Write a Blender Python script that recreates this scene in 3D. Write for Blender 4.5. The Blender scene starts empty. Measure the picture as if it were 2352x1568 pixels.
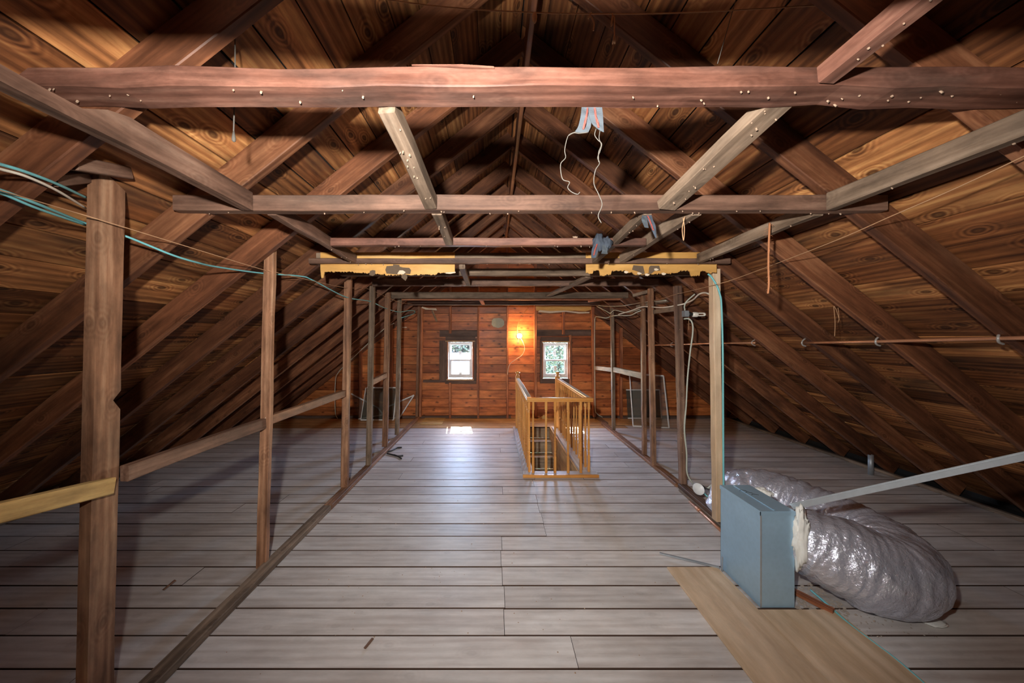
import bpy, math, random
from mathutils import Vector, Matrix, noise
R = random.Random(7)
S = bpy.context.scene
COL = S.collection
# ------------------------------------------------------------------ camera
EYE = 1.62; F = 784.0; VX, VY = 1135.0, 777.0
cam_d = bpy.data.cameras.new('camera'); cam = bpy.data.objects.new('camera', cam_d); COL.objects.link(cam)
cam.location = (0, 0, EYE); cam.rotation_euler = (math.pi/2, 0, 0)
cam_d.sensor_width = 36; cam_d.lens = 36*F/2352
cam_d.shift_x = (1176-VX)/2352; cam_d.shift_y = (VY-784)/2352
cam_d.clip_start = .02; cam_d.clip_end = 300
S.camera = cam
# ------------------------------------------------------------------ world, sun, flash, exposure
W = bpy.data.worlds.new('world'); S.world = W; W.use_nodes = True
wn = W.node_tree.nodes; wl = W.node_tree.links
sky = wn.new('ShaderNodeTexSky'); sky.sky_type = 'NISHITA'; sky.sun_disc = False
sky.sun_elevation = math.radians(50); sky.sun_rotation = math.radians(-7); sky.ozone_density = .6; sky.air_density = 1.0; sky.dust_density = .4
bg = wn['Background']; wl.new(sky.outputs[0], bg.inputs[0]); bg.inputs[1].default_value = 7.0

def add_light(name, kind, loc, energy, color=(1, 1, 1), aim=None, **kw):
    d = bpy.data.lights.new(name, kind); d.energy = energy; d.color = color
    for k, v in kw.items(): setattr(d, k, v)
    o = bpy.data.objects.new(name, d); COL.objects.link(o); o.location = loc
    if aim is not None:
        o.rotation_mode = 'QUATERNION'; o.rotation_quaternion = (Vector(aim)).to_track_quat('-Z', 'Y')
    return o
add_light('sun', 'SUN', (0, 20, 20), 45.0, (1, .95, .86), aim=(.11, -1, -1.2), angle=math.radians(.6))
# hand-held flash raised above and slightly left of the camera
add_light('flash', 'SPOT', (-.22, 0, 1.95), 225.0, (1.0, .95, .89), aim=(.14, 1, .10), spot_size=math.radians(146), spot_blend=1.0, shadow_soft_size=.035)
S.view_settings.view_transform = 'Standard'; S.view_settings.look = 'None'
S.view_settings.gamma = 1.0; S.view_settings.use_curve_mapping = False
S.view_settings.exposure = 1.12

# ------------------------------------------------------------------ helpers
def P(px, py, z):
    "photograph pixel at distance z along the attic -> world point"
    return Vector(((px-VX)*z/F, z, EYE-(py-VY)*z/F))
def fl(px, py):
    "photograph pixel of a point on the floor -> world point"
    z = EYE*F/(py-VY); return Vector(((px-VX)*z/F, z, 0))
def world_of(o):
    m = o.matrix_basis
    return world_of(o.parent) @ o.matrix_parent_inverse @ m if o.parent else m.copy()
def link(o, parent=None):
    COL.objects.link(o)
    if parent is not None:
        o.parent = parent; o.matrix_parent_inverse = world_of(parent).inverted()
    return o
def tag(o, label=None, cat=None, group=None, kind=None):
    if label: o['label'] = label
    if cat: o['category'] = cat
    if group: o['group'] = group
    if kind: o['kind'] = kind
    return o
def empty(name, loc, *a, **k):
    o = bpy.data.objects.new(name, None); o.location = loc; o.empty_display_size = .1
    link(o, k.pop('parent', None)); return tag(o, *a, **k)
def mesh(name, vs, fs, mat, parent=None, mtx=None, smooth=False):
    me = bpy.data.meshes.new(name); me.from_pydata([tuple(v) for v in vs], [], fs); me.update()
    if isinstance(mat, (list, tuple)):
        for m in mat: me.materials.append(m)
    else: me.materials.append(mat)
    if smooth: me.polygons.foreach_set('use_smooth', [True]*len(me.polygons))
    o = bpy.data.objects.new(name, me)
    if mtx is not None: o.matrix_basis = mtx
    return link(o, parent)
def frame_from(A, B, up=(0, 0, 1)):
    A = Vector(A); B = Vector(B); x = (B-A).normalized(); u = Vector(up)
    if abs(x.dot(u)) > .98: u = Vector((0, 1, 0))
    y = u.cross(x).normalized(); z = x.cross(y)
    m = Matrix((x, y, z)).transposed().to_4x4(); m.translation = A
    return m
def bar_mesh(L, w, h, segs=1, jit=0.0, ch=0.0, taper=None, seed=0):
    "bar along local +X, section w (Y) by h (Z), centred; jittered rings"
    r = random.Random(seed); vs = []; fs = []
    sec = [(-w/2+ch, -h/2), (w/2-ch, -h/2), (w/2, -h/2+ch), (w/2, h/2-ch), (w/2-ch, h/2), (-w/2+ch, h/2), (-w/2, h/2-ch), (-w/2, -h/2+ch)] if ch > 0 else [(-w/2, -h/2), (w/2, -h/2), (w/2, h/2), (-w/2, h/2)]
    n = len(sec); offs = [0]*4
    for i in range(segs+1):
        t = i/segs; s = 1 if not taper else taper[0]+(taper[1]-taper[0])*t
        dy, dz = r.uniform(-jit, jit), r.uniform(-jit, jit); sy = 1+r.uniform(-jit, jit)/max(w, .01); sz = 1+r.uniform(-jit, jit)/max(h, .01)
        for (y, z) in sec: vs.append((t*L, y*s*sy+dy*.6, z*s*sz+dz*.6))
    for i in range(segs):
        for j in range(n):
            a = i*n+j; b = i*n+(j+1) % n; fs.append((a, b, b+n, a+n))
    fs.append(tuple(range(n))[::-1]); fs.append(tuple(range(segs*n, segs*n+n)))
    return vs, fs
def timber(name, A, B, w, h, mat, parent=None, up=(0, 0, 1), jit=.003, seg=.25, ch=.004, taper=None):
    A = Vector(A); B = Vector(B); L = (B-A).length
    segs = max(1, int(L/seg)) if jit > 0 else 1
    vs, fs = bar_mesh(L, w, h, segs, jit, ch, taper, seed=R.randint(0, 10**6))
    return mesh(name, vs, fs, mat, parent, frame_from(A, B, up))
def box(name, lo, hi, mat, parent=None, axis='X', ch=0.0, jit=0.0):
    "axis aligned box with its grain along axis"
    lo = Vector(lo); hi = Vector(hi); c = (lo+hi)/2; d = hi-lo
    if axis == 'X': return timber(name, (lo.x, c.y, c.z), (hi.x, c.y, c.z), d.y, d.z, mat, parent, (0, 0, 1), jit, .4, ch)
    if axis == 'Y': return timber(name, (c.x, lo.y, c.z), (c.x, hi.y, c.z), d.x, d.z, mat, parent, (0, 0, 1), jit, .4, ch)
    return timber(name, (c.x, c.y, lo.z), (c.x, c.y, hi.z), d.x, d.y, mat, parent, (0, 1, 0), jit, .4, ch)
def smooth_path(pts, n=8):
    pts = [Vector(p) for p in pts]
    if len(pts) < 3: return pts
    out = []; q = [pts[0]*2-pts[1]]+pts+[pts[-1]*2-pts[-2]]
    for i in range(1, len(q)-2):
        p0, p1, p2, p3 = q[i-1:i+3]
        for k in range(n):
            t = k/n
            out.append(.5*((2*p1)+(p2-p0)*t+(2*p0-5*p1+4*p2-p3)*t*t+(3*p1-p0-3*p2+p3)*t**3))
    out.append(pts[-1]); return out
def tube_geo(path, rad, sides=6, base=0):
    vs = []; fs = []; up = Vector((.13, .21, .97)).normalized()
    N = len(path); prev = None
    for i, p in enumerate(path):
        t = (path[min(i+1, N-1)]-path[max(i-1, 0)]).normalized()
        if prev is None:
            a = t.cross(up if abs(t.dot(up)) < .95 else Vector((1, 0, 0))).normalized()
        else:
            a = (prev-t*prev.dot(t)).normalized()
        prev = a; b = t.cross(a)
        r = rad(i/(N-1)) if callable(rad) else rad
        for k in range(sides):
            th = 2*math.pi*k/sides; vs.append(p+(a*math.cos(th)+b*math.sin(th))*r)
    for i in range(N-1):
        for k in range(sides):
            a0 = base+i*sides+k; b0 = base+i*sides+(k+1) % sides; fs.append((a0, b0, b0+sides, a0+sides))
    fs.append(tuple(base+k for k in range(sides))[::-1]); fs.append(tuple(base+(N-1)*sides+k for k in range(sides)))
    return vs, fs
def tube(name, pts, r, mat, parent=None, sides=8, n=8, straight=False):
    path = [Vector(p) for p in pts] if straight else smooth_path(pts, n)
    o0 = path[0].copy(); vs, fs = tube_geo([p-o0 for p in path], r, sides)
    return mesh(name, vs, fs, mat, parent, Matrix.Translation(o0), smooth=True)
def multi_tube(name, lists, r, mat, parent=None, sides=5, n=6):
    o0 = Vector(lists[0][0]); V = []; Fs = []
    for pts in lists:
        path = smooth_path(pts, n); vs, fs = tube_geo([p-o0 for p in path], r, sides, len(V)); V += vs; Fs += fs
    return mesh(name, V, Fs, mat, parent, Matrix.Translation(o0), smooth=True)
def lathe(name, prof, c, mat, parent=None, axis=(0, 0, 1), sides=20):
    "prof: list of (radius, height) revolved about axis from c"
    m = frame_from(c, Vector(c)+Vector(axis)); vs = []; fs = []
    for (r, hgt) in prof:
        for k in range(sides):
            th = 2*math.pi*k/sides; vs.append((hgt, r*math.cos(th), r*math.sin(th)))
    for i in range(len(prof)-1):
        for k in range(sides):
            a = i*sides+k; b = i*sides+(k+1) % sides; fs.append((a, b, b+sides, a+sides))
    fs.append(tuple(range(sides))[::-1]); fs.append(tuple(range((len(prof)-1)*sides, len(prof)*sides)))
    return mesh(name, vs, fs, mat, parent, m, smooth=True)
def sheet(name, poly, y0, th, mat, parent=None, hole=None):
    "polygon in the XZ plane extruded from y0 by th (towards +Y)"
    n = len(poly); o0 = Vector((poly[0][0], y0, poly[0][1]))
    vs = [(x-o0.x, 0, z-o0.z) for x, z in poly]+[(x-o0.x, th, z-o0.z) for x, z in poly]
    fs = [tuple(range(n)), tuple(range(n, 2*n))[::-1]]+[(i, i+n, (i+1) % n+n, (i+1) % n) for i in range(n)]
    return mesh(name, vs, fs, mat, parent, Matrix.Translation(o0))

# ------------------------------------------------------------------ materials
def nt(name):
    m = bpy.data.materials.new(name); m.use_nodes = True
    return m, m.node_tree.nodes, m.node_tree.links, m.node_tree.nodes['Principled BSDF']
def plain(name, col, rough=.5, metal=0., emit=None, es=0., spec=.5):
    m, n, l, b = nt(name)
    b.inputs['Base Color'].default_value = (*col, 1); b.inputs['Roughness'].default_value = rough; b.inputs['Metallic'].default_value = metal
    b.inputs['Specular IOR Level'].default_value = spec
    nz = n.new('ShaderNodeTexNoise'); nz.inputs['Scale'].default_value = 25; nz.inputs['Detail'].default_value = 4
    tc = n.new('ShaderNodeTexCoord'); l.new(tc.outputs['Object'], nz.inputs['Vector'])
    mr = n.new('ShaderNodeMapRange'); mr.inputs['To Min'].default_value = .82; mr.inputs['To Max'].default_value = 1.12
    l.new(nz.outputs['Fac'], mr.inputs['Value'])
    mx = n.new('ShaderNodeVectorMath'); mx.operation = 'SCALE'; mx.inputs[0].default_value = col; l.new(mr.outputs[0], mx.inputs['Scale'])
    l.new(mx.outputs[0], b.inputs['Base Color'])
    if emit:
        b.inputs['Emission Color'].default_value = (*emit, 1); b.inputs['Emission Strength'].default_value = es
    return m
def wood(name, dark, mid, light, rough=.62, knots=.55, stain=.5, stain_col=(.03, .018, .012), vary=.28, grain=1.0, bump=.35, spec=.35, alt=None, altf=.5, blotch=.32):
    m, n, l, b = nt(name)
    def N(t, **k):
        x = n.new(t)
        for a, v in k.items(): x.inputs[a].default_value = v
        return x
    def math_(op, a, c, clamp=False):
        x = n.new('ShaderNodeMath'); x.operation = op; x.use_clamp = clamp
        for i, v in enumerate((a, c)):
            if isinstance(v, (int, float)): x.inputs[i].default_value = v
            else: l.new(v, x.inputs[i])
        return x.outputs[0]
    tc = n.new('ShaderNodeTexCoord'); oi = n.new('ShaderNodeObjectInfo')
    off = N('ShaderNodeVectorMath'); off.operation = 'SCALE'; off.inputs[0].default_value = (17.3, 9.1, 5.7); l.new(oi.outputs['Random'], off.inputs['Scale'])
    add = n.new('ShaderNodeVectorMath'); add.operation = 'ADD'; l.new(tc.outputs['Object'], add.inputs[0]); l.new(off.outputs[0], add.inputs[1])
    def scaled(v):
        x = n.new('ShaderNodeVectorMath'); x.operation = 'MULTIPLY'; x.inputs[1].default_value = v; l.new(add.outputs[0], x.inputs[0]); return x.outputs[0]
    g1 = N('ShaderNodeTexNoise', Scale=1.0, Detail=5.0, Roughness=.62, Distortion=.4); l.new(scaled((1.6, 42*grain, 42*grain)), g1.inputs['Vector'])
    g2 = N('ShaderNodeTexNoise', Scale=1.0, Detail=3.0, Roughness=.5, Distortion=1.2); l.new(scaled((.7, 7*grain, 7*grain)), g2.inputs['Vector'])
    # cathedral rings: banded distance with a slow wander
    wv = n.new('ShaderNodeTexWave'); wv.wave_type = 'BANDS'; wv.bands_direction = 'Y'
    wv.inputs['Scale'].default_value = 1.0; wv.inputs['Distortion'].default_value = 7.0; wv.inputs['Detail'].default_value = 2.0; wv.inputs['Detail Scale'].default_value = .7
    l.new(scaled((.8, 9*grain, 9*grain)), wv.inputs['Vector'])
    fac = math_('ADD', math_('MULTIPLY', g1.outputs['Fac'], .42), math_('ADD', math_('MULTIPLY', g2.outputs['Fac'], .50), math_('MULTIPLY', wv.outputs['Fac'], .09)))
    if knots > 0:
        vo = N('ShaderNodeTexVoronoi', Scale=1.0); vo.voronoi_dimensions = '2D'
        sx = n.new('ShaderNodeSeparateXYZ'); l.new(scaled((3.1, 5.2, 5.2)), sx.inputs[0]); cxy = n.new('ShaderNodeCombineXYZ'); l.new(sx.outputs[0], cxy.inputs[0]); l.new(math_('ADD', sx.outputs[1], sx.outputs[2]), cxy.inputs[1])
        wp = N('ShaderNodeVectorMath'); wp.operation = 'MULTIPLY_ADD'; wp.inputs[1].default_value = (.25, .25, .25); l.new(g2.outputs['Color'], wp.inputs[0]); l.new(cxy.outputs[0], wp.inputs[2]); l.new(wp.outputs[0], vo.inputs['Vector'])
        dd = vo.outputs['Distance']
        fall = n.new('ShaderNodeMapRange'); fall.inputs['From Min'].default_value = .33; fall.inputs['From Max'].default_value = .10; fall.inputs['To Max'].default_value = .085*min(1, knots*1.3); l.new(dd, fall.inputs['Value'])
        fac = math_('ADD', fac, math_('MULTIPLY', math_('SINE', math_('MULTIPLY', dd, 78.0), 0.0), fall.outputs[0]))
    rp = n.new('ShaderNodeValToRGB'); e = rp.color_ramp.elements
    e[0].position = .36; e[0].color = (*dark, 1); e[1].position = .72; e[1].color = (*light, 1)
    em = e.new(.53); em.color = (*mid, 1); l.new(fac, rp.inputs[0])
    col = rp.outputs[0]
    def mix(f, a, c, mode='MIX'):
        x = n.new('ShaderNodeMix'); x.data_type = 'RGBA'; x.blend_type = mode
        if isinstance(f, (int, float)): x.inputs[0].default_value = f
        else: l.new(f, x.inputs[0])
        for i, v in ((6, a), (7, c)):
            if isinstance(v, tuple): x.inputs[i].default_value = (*v, 1)
            else: l.new(v, x.inputs[i])
        return x.outputs[2]
    if alt:
        fr = math_('FRACT', math_('MULTIPLY', oi.outputs['Random'], 7.31), 0.0)
        col = mix(math_('MULTIPLY', math_('GREATER_THAN', fr, .55), altf), col, mix(1.0, col, alt, 'MULTIPLY'))
    if knots > 0:
        k = n.new('ShaderNodeValToRGB'); ke = k.color_ramp.elements
        ke[0].position = .04; ke[0].color = (1, 1, 1, 1); ke[1].position = .13; ke[1].color = (0, 0, 0, 1); l.new(vo.outputs['Distance'], k.inputs[0])
        col = mix(math_('MULTIPLY', k.outputs[0], knots), col, tuple(c*.35 for c in dark))
    if stain > 0:
        s = N('ShaderNodeTexNoise', Scale=1.0, Detail=4.0, Roughness=.6); l.new(scaled((1.1, 4, 4)), s.inputs['Vector'])
        sr = n.new('ShaderNodeMapRange'); sr.inputs['From Min'].default_value = .52; sr.inputs['From Max'].default_value = .72; l.new(s.outputs['Fac'], sr.inputs['Value'])
        col = mix(math_('MULTIPLY', sr.outputs[0], stain), col, stain_col)
    bl = N('ShaderNodeTexNoise', Scale=1.0, Detail=7.0, Roughness=.68); l.new(scaled((4.5, 13, 13)), bl.inputs['Vector'])
    br = n.new('ShaderNodeMapRange'); br.inputs['From Min'].default_value = .3; br.inputs['From Max'].default_value = .7; br.inputs['To Min'].default_value = 1-blotch; br.inputs['To Max'].default_value = 1+blotch; l.new(bl.outputs['Fac'], br.inputs['Value'])
    bs = n.new('ShaderNodeVectorMath'); bs.operation = 'SCALE'; l.new(col, bs.inputs[0]); l.new(br.outputs[0], bs.inputs['Scale']); col = bs.outputs[0]
    v = n.new('ShaderNodeMapRange'); v.inputs['To Min'].default_value = 1-vary; v.inputs['To Max'].default_value = 1+vary; l.new(oi.outputs['Random'], v.inputs['Value'])
    sc = n.new('ShaderNodeVectorMath'); sc.operation = 'SCALE'; l.new(col, sc.inputs[0]); l.new(v.outputs[0], sc.inputs['Scale'])
    l.new(sc.outputs[0], b.inputs['Base Color'])
    b.inputs['Roughness'].default_value = rough; b.inputs['Specular IOR Level'].default_value = spec
    rr = n.new('ShaderNodeMapRange'); rr.inputs['To Min'].default_value = rough-.1; rr.inputs['To Max'].default_value = rough+.14; l.new(g2.outputs['Fac'], rr.inputs['Value']); l.new(rr.outputs[0], b.inputs['Roughness'])
    bp = n.new('ShaderNodeBump'); bp.inputs['Strength'].default_value = bump; bp.inputs['Distance'].default_value = .004; l.new(fac, bp.inputs['Height']); l.new(bp.outputs[0], b.inputs['Normal'])
    return m
M = {}
M['sheath'] = wood('roof_board_wood', (.100, .036, .013), (.36, .145, .050), (.68, .36, .13), knots=.75, stain=.8, stain_col=(.034, .019, .012), vary=.42, alt=(.50, .42, .40), altf=.85, grain=.85)
M['rafter'] = wood('rafter_wood', (.080, .029, .014), (.175, .066, .030), (.34, .155, .075), knots=.4, stain=.65, stain_col=(.030, .016, .013), vary=.28, rough=.5)
M['redbeam'] = wood('red_beam_wood', (.085, .033, .021), (.175, .078, .053), (.31, .165, .115), knots=.2, stain=.8, stain_col=(.050, .036, .030), vary=.10, rough=.5, blotch=.5)
M['beam'] = wood('brown_beam_wood', (.075, .038, .025), (.165, .090, .060), (.29, .18, .125), knots=.2, stain=.6, stain_col=(.05, .038, .030), vary=.2, blotch=.42)
M['grey'] = wood('grey_weathered_wood', (.10, .066, .042), (.21, .145, .098), (.35, .26, .185), knots=.3, stain=.6, stain_col=(.058, .042, .032), vary=.18, rough=.75, blotch=.4)
M['post'] = wood('post_wood', (.12, .052, .027), (.27, .135, .074), (.45, .275, .165), knots=.3, stain=.6, stain_col=(.075, .05, .038), vary=.16, blotch=.4)
M['postdark'] = wood('dark_post_wood', (.085, .048, .034), (.18, .10, .066), (.32, .21, .145), knots=.4, stain=.4, vary=.15)
M['wall'] = wood('gable_board_wood', (.26, .070, .020), (.52, .165, .048), (.72, .28, .09), knots=.8, stain=.45, stain_col=(.12, .042, .02), vary=.25, rough=.42, alt=(.58, .48, .46), altf=.7, grain=.6)
M['walldark'] = wood('dark_frame_wood', (.07, .038, .028), (.125, .075, .055), (.20, .13, .10), knots=.2, stain=.4, vary=.15)
M['walltrim'] = wood('orange_stud_wood', (.19, .06, .025), (.36, .13, .06), (.55, .25, .12), knots=.3, stain=.35, vary=.15)
M['paint'] = wood('painted_floor', (.46, .405, .375), (.59, .55, .52), (.70, .67, .65), knots=.15, stain=.5, stain_col=(.33, .26, .215), vary=.09, rough=.48, grain=.7, bump=.12, spec=.5, blotch=.12)
M['dust'] = plain('grey_dust', (.50, .46, .42), .95)
M['edge'] = plain('raw_board_edge', (.075, .042, .028), .9)
M['bare'] = wood('bare_floor_wood', (.30, .16, .07), (.50, .30, .14), (.64, .42, .22), knots=.2, stain=.3, stain_col=(.25, .15, .08), vary=.12, rough=.45, bump=.15)
M['oak'] = wood('honey_oak', (.44, .17, .035), (.66, .30, .075), (.80, .42, .13), knots=.0, stain=.15, stain_col=(.30, .12, .03), vary=.1, rough=.32, bump=.1, spec=.5, blotch=.12)
M['ply'] = wood('plywood_wood', (.47, .32, .19), (.62, .45, .30), (.73, .57, .41), knots=.0, stain=.45, stain_col=(.38, .26, .18), vary=.06, grain=.35, bump=.12, blotch=.15)
M['newwood'] = wood('new_pale_wood', (.42, .25, .09), (.62, .42, .17), (.74, .56, .28), knots=.3, stain=.2, vary=.05)
M['yellow'] = wood('yellow_wallboard', (.52, .27, .07), (.68, .38, .11), (.76, .48, .20), knots=.1, stain=.25, stain_col=(.48, .22, .06), vary=.05, grain=.3, bump=.1, blotch=.15)
M['yellowback'] = plain('torn_brown_paper', (.14, .095, .06), .9)
M['tornpaper'] = plain('torn_pale_paper', (.75, .62, .46), .9)
M['felt'] = plain('roofing_felt', (.012, .010, .009), .95)
M['stairwall'] = wood('stairwell_board', (.34, .17, .06), (.52, .29, .11), (.62, .40, .18), knots=.1, stain=.2, vary=.08, grain=.5)
M['tread'] = wood('stair_tread_wood', (.20, .15, .11), (.36, .28, .20), (.52, .42, .30), knots=.1, stain=.6, stain_col=(.08, .06, .05), vary=.1)
M['vinyl'] = plain('white_vinyl', (.80, .80, .82), .35)
M['alum'] = plain('white_aluminium', (.78, .80, .80), .4)
M['sticker'] = plain('white_sticker', (.85, .85, .85), .6)
M['copper'] = plain('copper_pipe', (.62, .30, .17), .38, .55)
M['galv'] = plain('galvanised_steel', (.42, .46, .50), .45, .55)
M['clip'] = plain('galvanised_clip', (.55, .53, .50), .4, .4)
M['teal'] = plain('teal_cable_sheath', (.18, .52, .55), .45)
M['whitecable'] = plain('cream_cable_sheath', (.78, .70, .58), .5)
M['greycable'] = plain('grey_green_cable_sheath', (.50, .53, .45), .5)
M['black'] = plain('black_rubber', (.02, .02, .02), .5)
M['string'] = plain('tan_twine', (.52, .30, .16), .9)
M['rope'] = plain('rust_rope', (.48, .20, .09), .9)
M['thread'] = plain('grey_thread', (.11, .10, .085), .9)
M['cloth'] = plain('blue_grey_webbing', (.070, .085, .10), .9)
M['clothdark'] = plain('dark_blue_grey_webbing', (.055, .07, .095), .9)
M['stripe'] = plain('salmon_stripe', (.30, .065, .05), .9)
M['porcelain'] = plain('porcelain', (.72, .68, .60), .3)
M['cfl'] = plain('cfl_glass', (.88, .84, .74), .3)
M['bulb'] = plain('lit_bulb', (1, .9, .7), .4, emit=(1.0, .56, .22), es=165.0)
M['fluff'] = plain('white_fibreglass', (.80, .80, .76), 1.0)
M['debris'] = plain('loose_debris', (.36, .30, .25), 1.0)
M['chip'] = plain('plaster_chip', (.42, .29, .20), .9)
M['putty'] = plain('grey_green_patch', (.48, .47, .36), .8)
M['concrete'] = plain('lower_floor', (.30, .26, .22), .9)
m, n, l, b = nt('window_glass'); n.remove(b)
tr = n.new('ShaderNodeBsdfTransparent'); gl = n.new('ShaderNodeBsdfGlossy'); gl.inputs['Roughness'].default_value = .02
mxs = n.new('ShaderNodeMixShader'); mxs.inputs[0].default_value = .06; l.new(tr.outputs[0], mxs.inputs[1]); l.new(gl.outputs[0], mxs.inputs[2]); l.new(mxs.outputs[0], n['Material Output'].inputs[0]); M['glass'] = m
m, n, l, b = nt('insect_screen'); b.inputs['Base Color'].default_value = (.10, .11, .09, 1); b.inputs['Roughness'].default_value = .8
tr = n.new('ShaderNodeBsdfTransparent'); mxs = n.new('ShaderNodeMixShader'); mxs.inputs[0].default_value = .45
l.new(tr.outputs[0], mxs.inputs[1]); l.new(b.outputs[0], mxs.inputs[2]); l.new(mxs.outputs[0], n['Material Output'].inputs[0]); M['screen'] = m
m = M['screen'].copy(); m.name = 'clear_insect_screen'; m.node_tree.nodes['Mix Shader'].inputs[0].default_value = .16; M['screenclear'] = m
m.node_tree.nodes['Principled BSDF'].inputs['Base Color'].default_value = (.3, .3, .27, 1)
def foil():
    m, n, l, b = nt('silver_foil'); b.inputs['Base Color'].default_value = (.72, .76, .90, 1); b.inputs['Metallic'].default_value = .62; b.inputs['Roughness'].default_value = .16
    tc = n.new('ShaderNodeTexCoord'); hs = []
    for sc, det, d in ((14, 5, .9), (55, 4, .5)):
        nz = n.new('ShaderNodeTexNoise'); nz.inputs['Scale'].default_value = sc; nz.inputs['Detail'].default_value = det; nz.inputs['Distortion'].default_value = 1.2
        l.new(tc.outputs['Object'], nz.inputs['Vector']); mm = n.new('ShaderNodeMath'); mm.operation = 'MULTIPLY'; mm.inputs[1].default_value = d; l.new(nz.outputs['Fac'], mm.inputs[0]); hs.append(mm)
    ad = n.new('ShaderNodeMath'); ad.operation = 'ADD'; l.new(hs[0].outputs[0], ad.inputs[0]); l.new(hs[1].outputs[0], ad.inputs[1])
    bp = n.new('ShaderNodeBump'); bp.inputs['Strength'].default_value = .8; bp.inputs['Distance'].default_value = .014; l.new(ad.outputs[0], bp.inputs['Height']); l.new(bp.outputs[0], b.inputs['Normal'])
    return m
M['foil'] = foil()
def sheetmetal(name, col):
    m, n, l, b = nt(name); b.inputs['Metallic'].default_value = .45; b.inputs['Roughness'].default_value = .42
    tc = n.new('ShaderNodeTexCoord'); vo = n.new('ShaderNodeTexVoronoi'); vo.inputs['Scale'].default_value = 45; l.new(tc.outputs['Object'], vo.inputs['Vector'])
    nz = n.new('ShaderNodeTexNoise'); nz.inputs['Scale'].default_value = 3; l.new(tc.outputs['Object'], nz.inputs['Vector'])
    rp = n.new('ShaderNodeMapRange'); rp.inputs['To Min'].default_value = .85; rp.inputs['To Max'].default_value = 1.15
    ad = n.new('ShaderNodeMath'); ad.operation = 'ADD'; ml = n.new('ShaderNodeMath'); ml.operation = 'MULTIPLY'; ml.inputs[1].default_value = .25
    l.new(vo.outputs['Distance'], ml.inputs[0]); l.new(ml.outputs[0], ad.inputs[0]); l.new(nz.outputs['Fac'], ad.inputs[1]); l.new(ad.outputs[0], rp.inputs['Value'])
    v = n.new('ShaderNodeVectorMath'); v.operation = 'SCALE'; v.inputs[0].default_value = col; l.new(rp.outputs[0], v.inputs['Scale']); l.new(v.outputs[0], b.inputs['Base Color'])
    return m
M['sheetmetal'] = sheetmetal('galvanised_sheet', (.36, .54, .70))

# ------------------------------------------------------------------ roof (ceiling)
XR, ZR, SL = .19, 3.59, .788
Y0, Y1 = -1.70, 7.0
CS = 1/math.hypot(1, SL)                      # cos of the pitch
def roof_z(X, off=0.0): return ZR-SL*abs(X-XR)+off/CS
ceiling = empty('ceiling', (XR, 2.6, ZR), kind='structure')
rafter_y = [1.767+.577*k for k in range(-6, 10)]
for s in (-1, 1):
    nrm = Vector((s*SL*CS, 0, CS)); dwn = Vector((s*CS, 0, -SL*CS)); apex = Vector((XR, 0, ZR))
    for y in rafter_y:
        dep = .15+R.uniform(-.006, .006)
        A = apex+nrm*(dep/2)+Vector((0, y+.025, 0))-dwn*(.05); B = A+dwn*5.86
        timber('rafter', A, B, .05, dep, M['rafter'], ceiling, up=nrm, jit=.004, seg=.45, ch=.004)
    # sheathing boards laid across the rafters
    d = -.125; i = 0
    while d < 6.02:
        wdt = R.choice((.165, .178, .19, .20)); cuts = [Y0]; y = Y0
        cand = [v+.025 for v in rafter_y]
        while True:
            y += R.uniform(2.2, 4.6)
            if y > Y1-.8: break
            cuts.append(min(cand, key=lambda q: abs(q-y)))
        cuts.append(Y1+.12)
        for a, c in zip(cuts, cuts[1:]):
            th = .020+R.uniform(-.0015, .0015); lift = R.uniform(0, .003)
            o = apex+nrm*(.158+lift+th/2)+dwn*(d+wdt/2)
            timber('plank', o+Vector((0, a+.002, 0)), o+Vector((0, c-.002, 0)), wdt-R.uniform(.004, .009), th, M['sheath'], ceiling, up=nrm, jit=0, ch=.002)
        d += wdt; i += 1
    A = apex+nrm*.205+Vector((0, Y0-.1, 0))+dwn*3.25; B = A+Vector((0, Y1-Y0+.3, 0))
    timber('underlayment', A, B, 6.9, .03, M['felt'], ceiling, up=nrm, jit=0, ch=0)
for s in (-1, 1):
    box('underlayment', (XR+s*.0-(.45 if s < 0 else 0), Y0-.1, ZR+.27), (XR+(.45 if s > 0 else 0), Y1+.2, ZR+.30), M['felt'], ceiling, 'Y')
timber('ridge_board', (XR+.035, Y0, ZR-.01), (XR+.035, Y1, ZR-.01), .036, .17, M['rafter'], ceiling, jit=.002)

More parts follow.
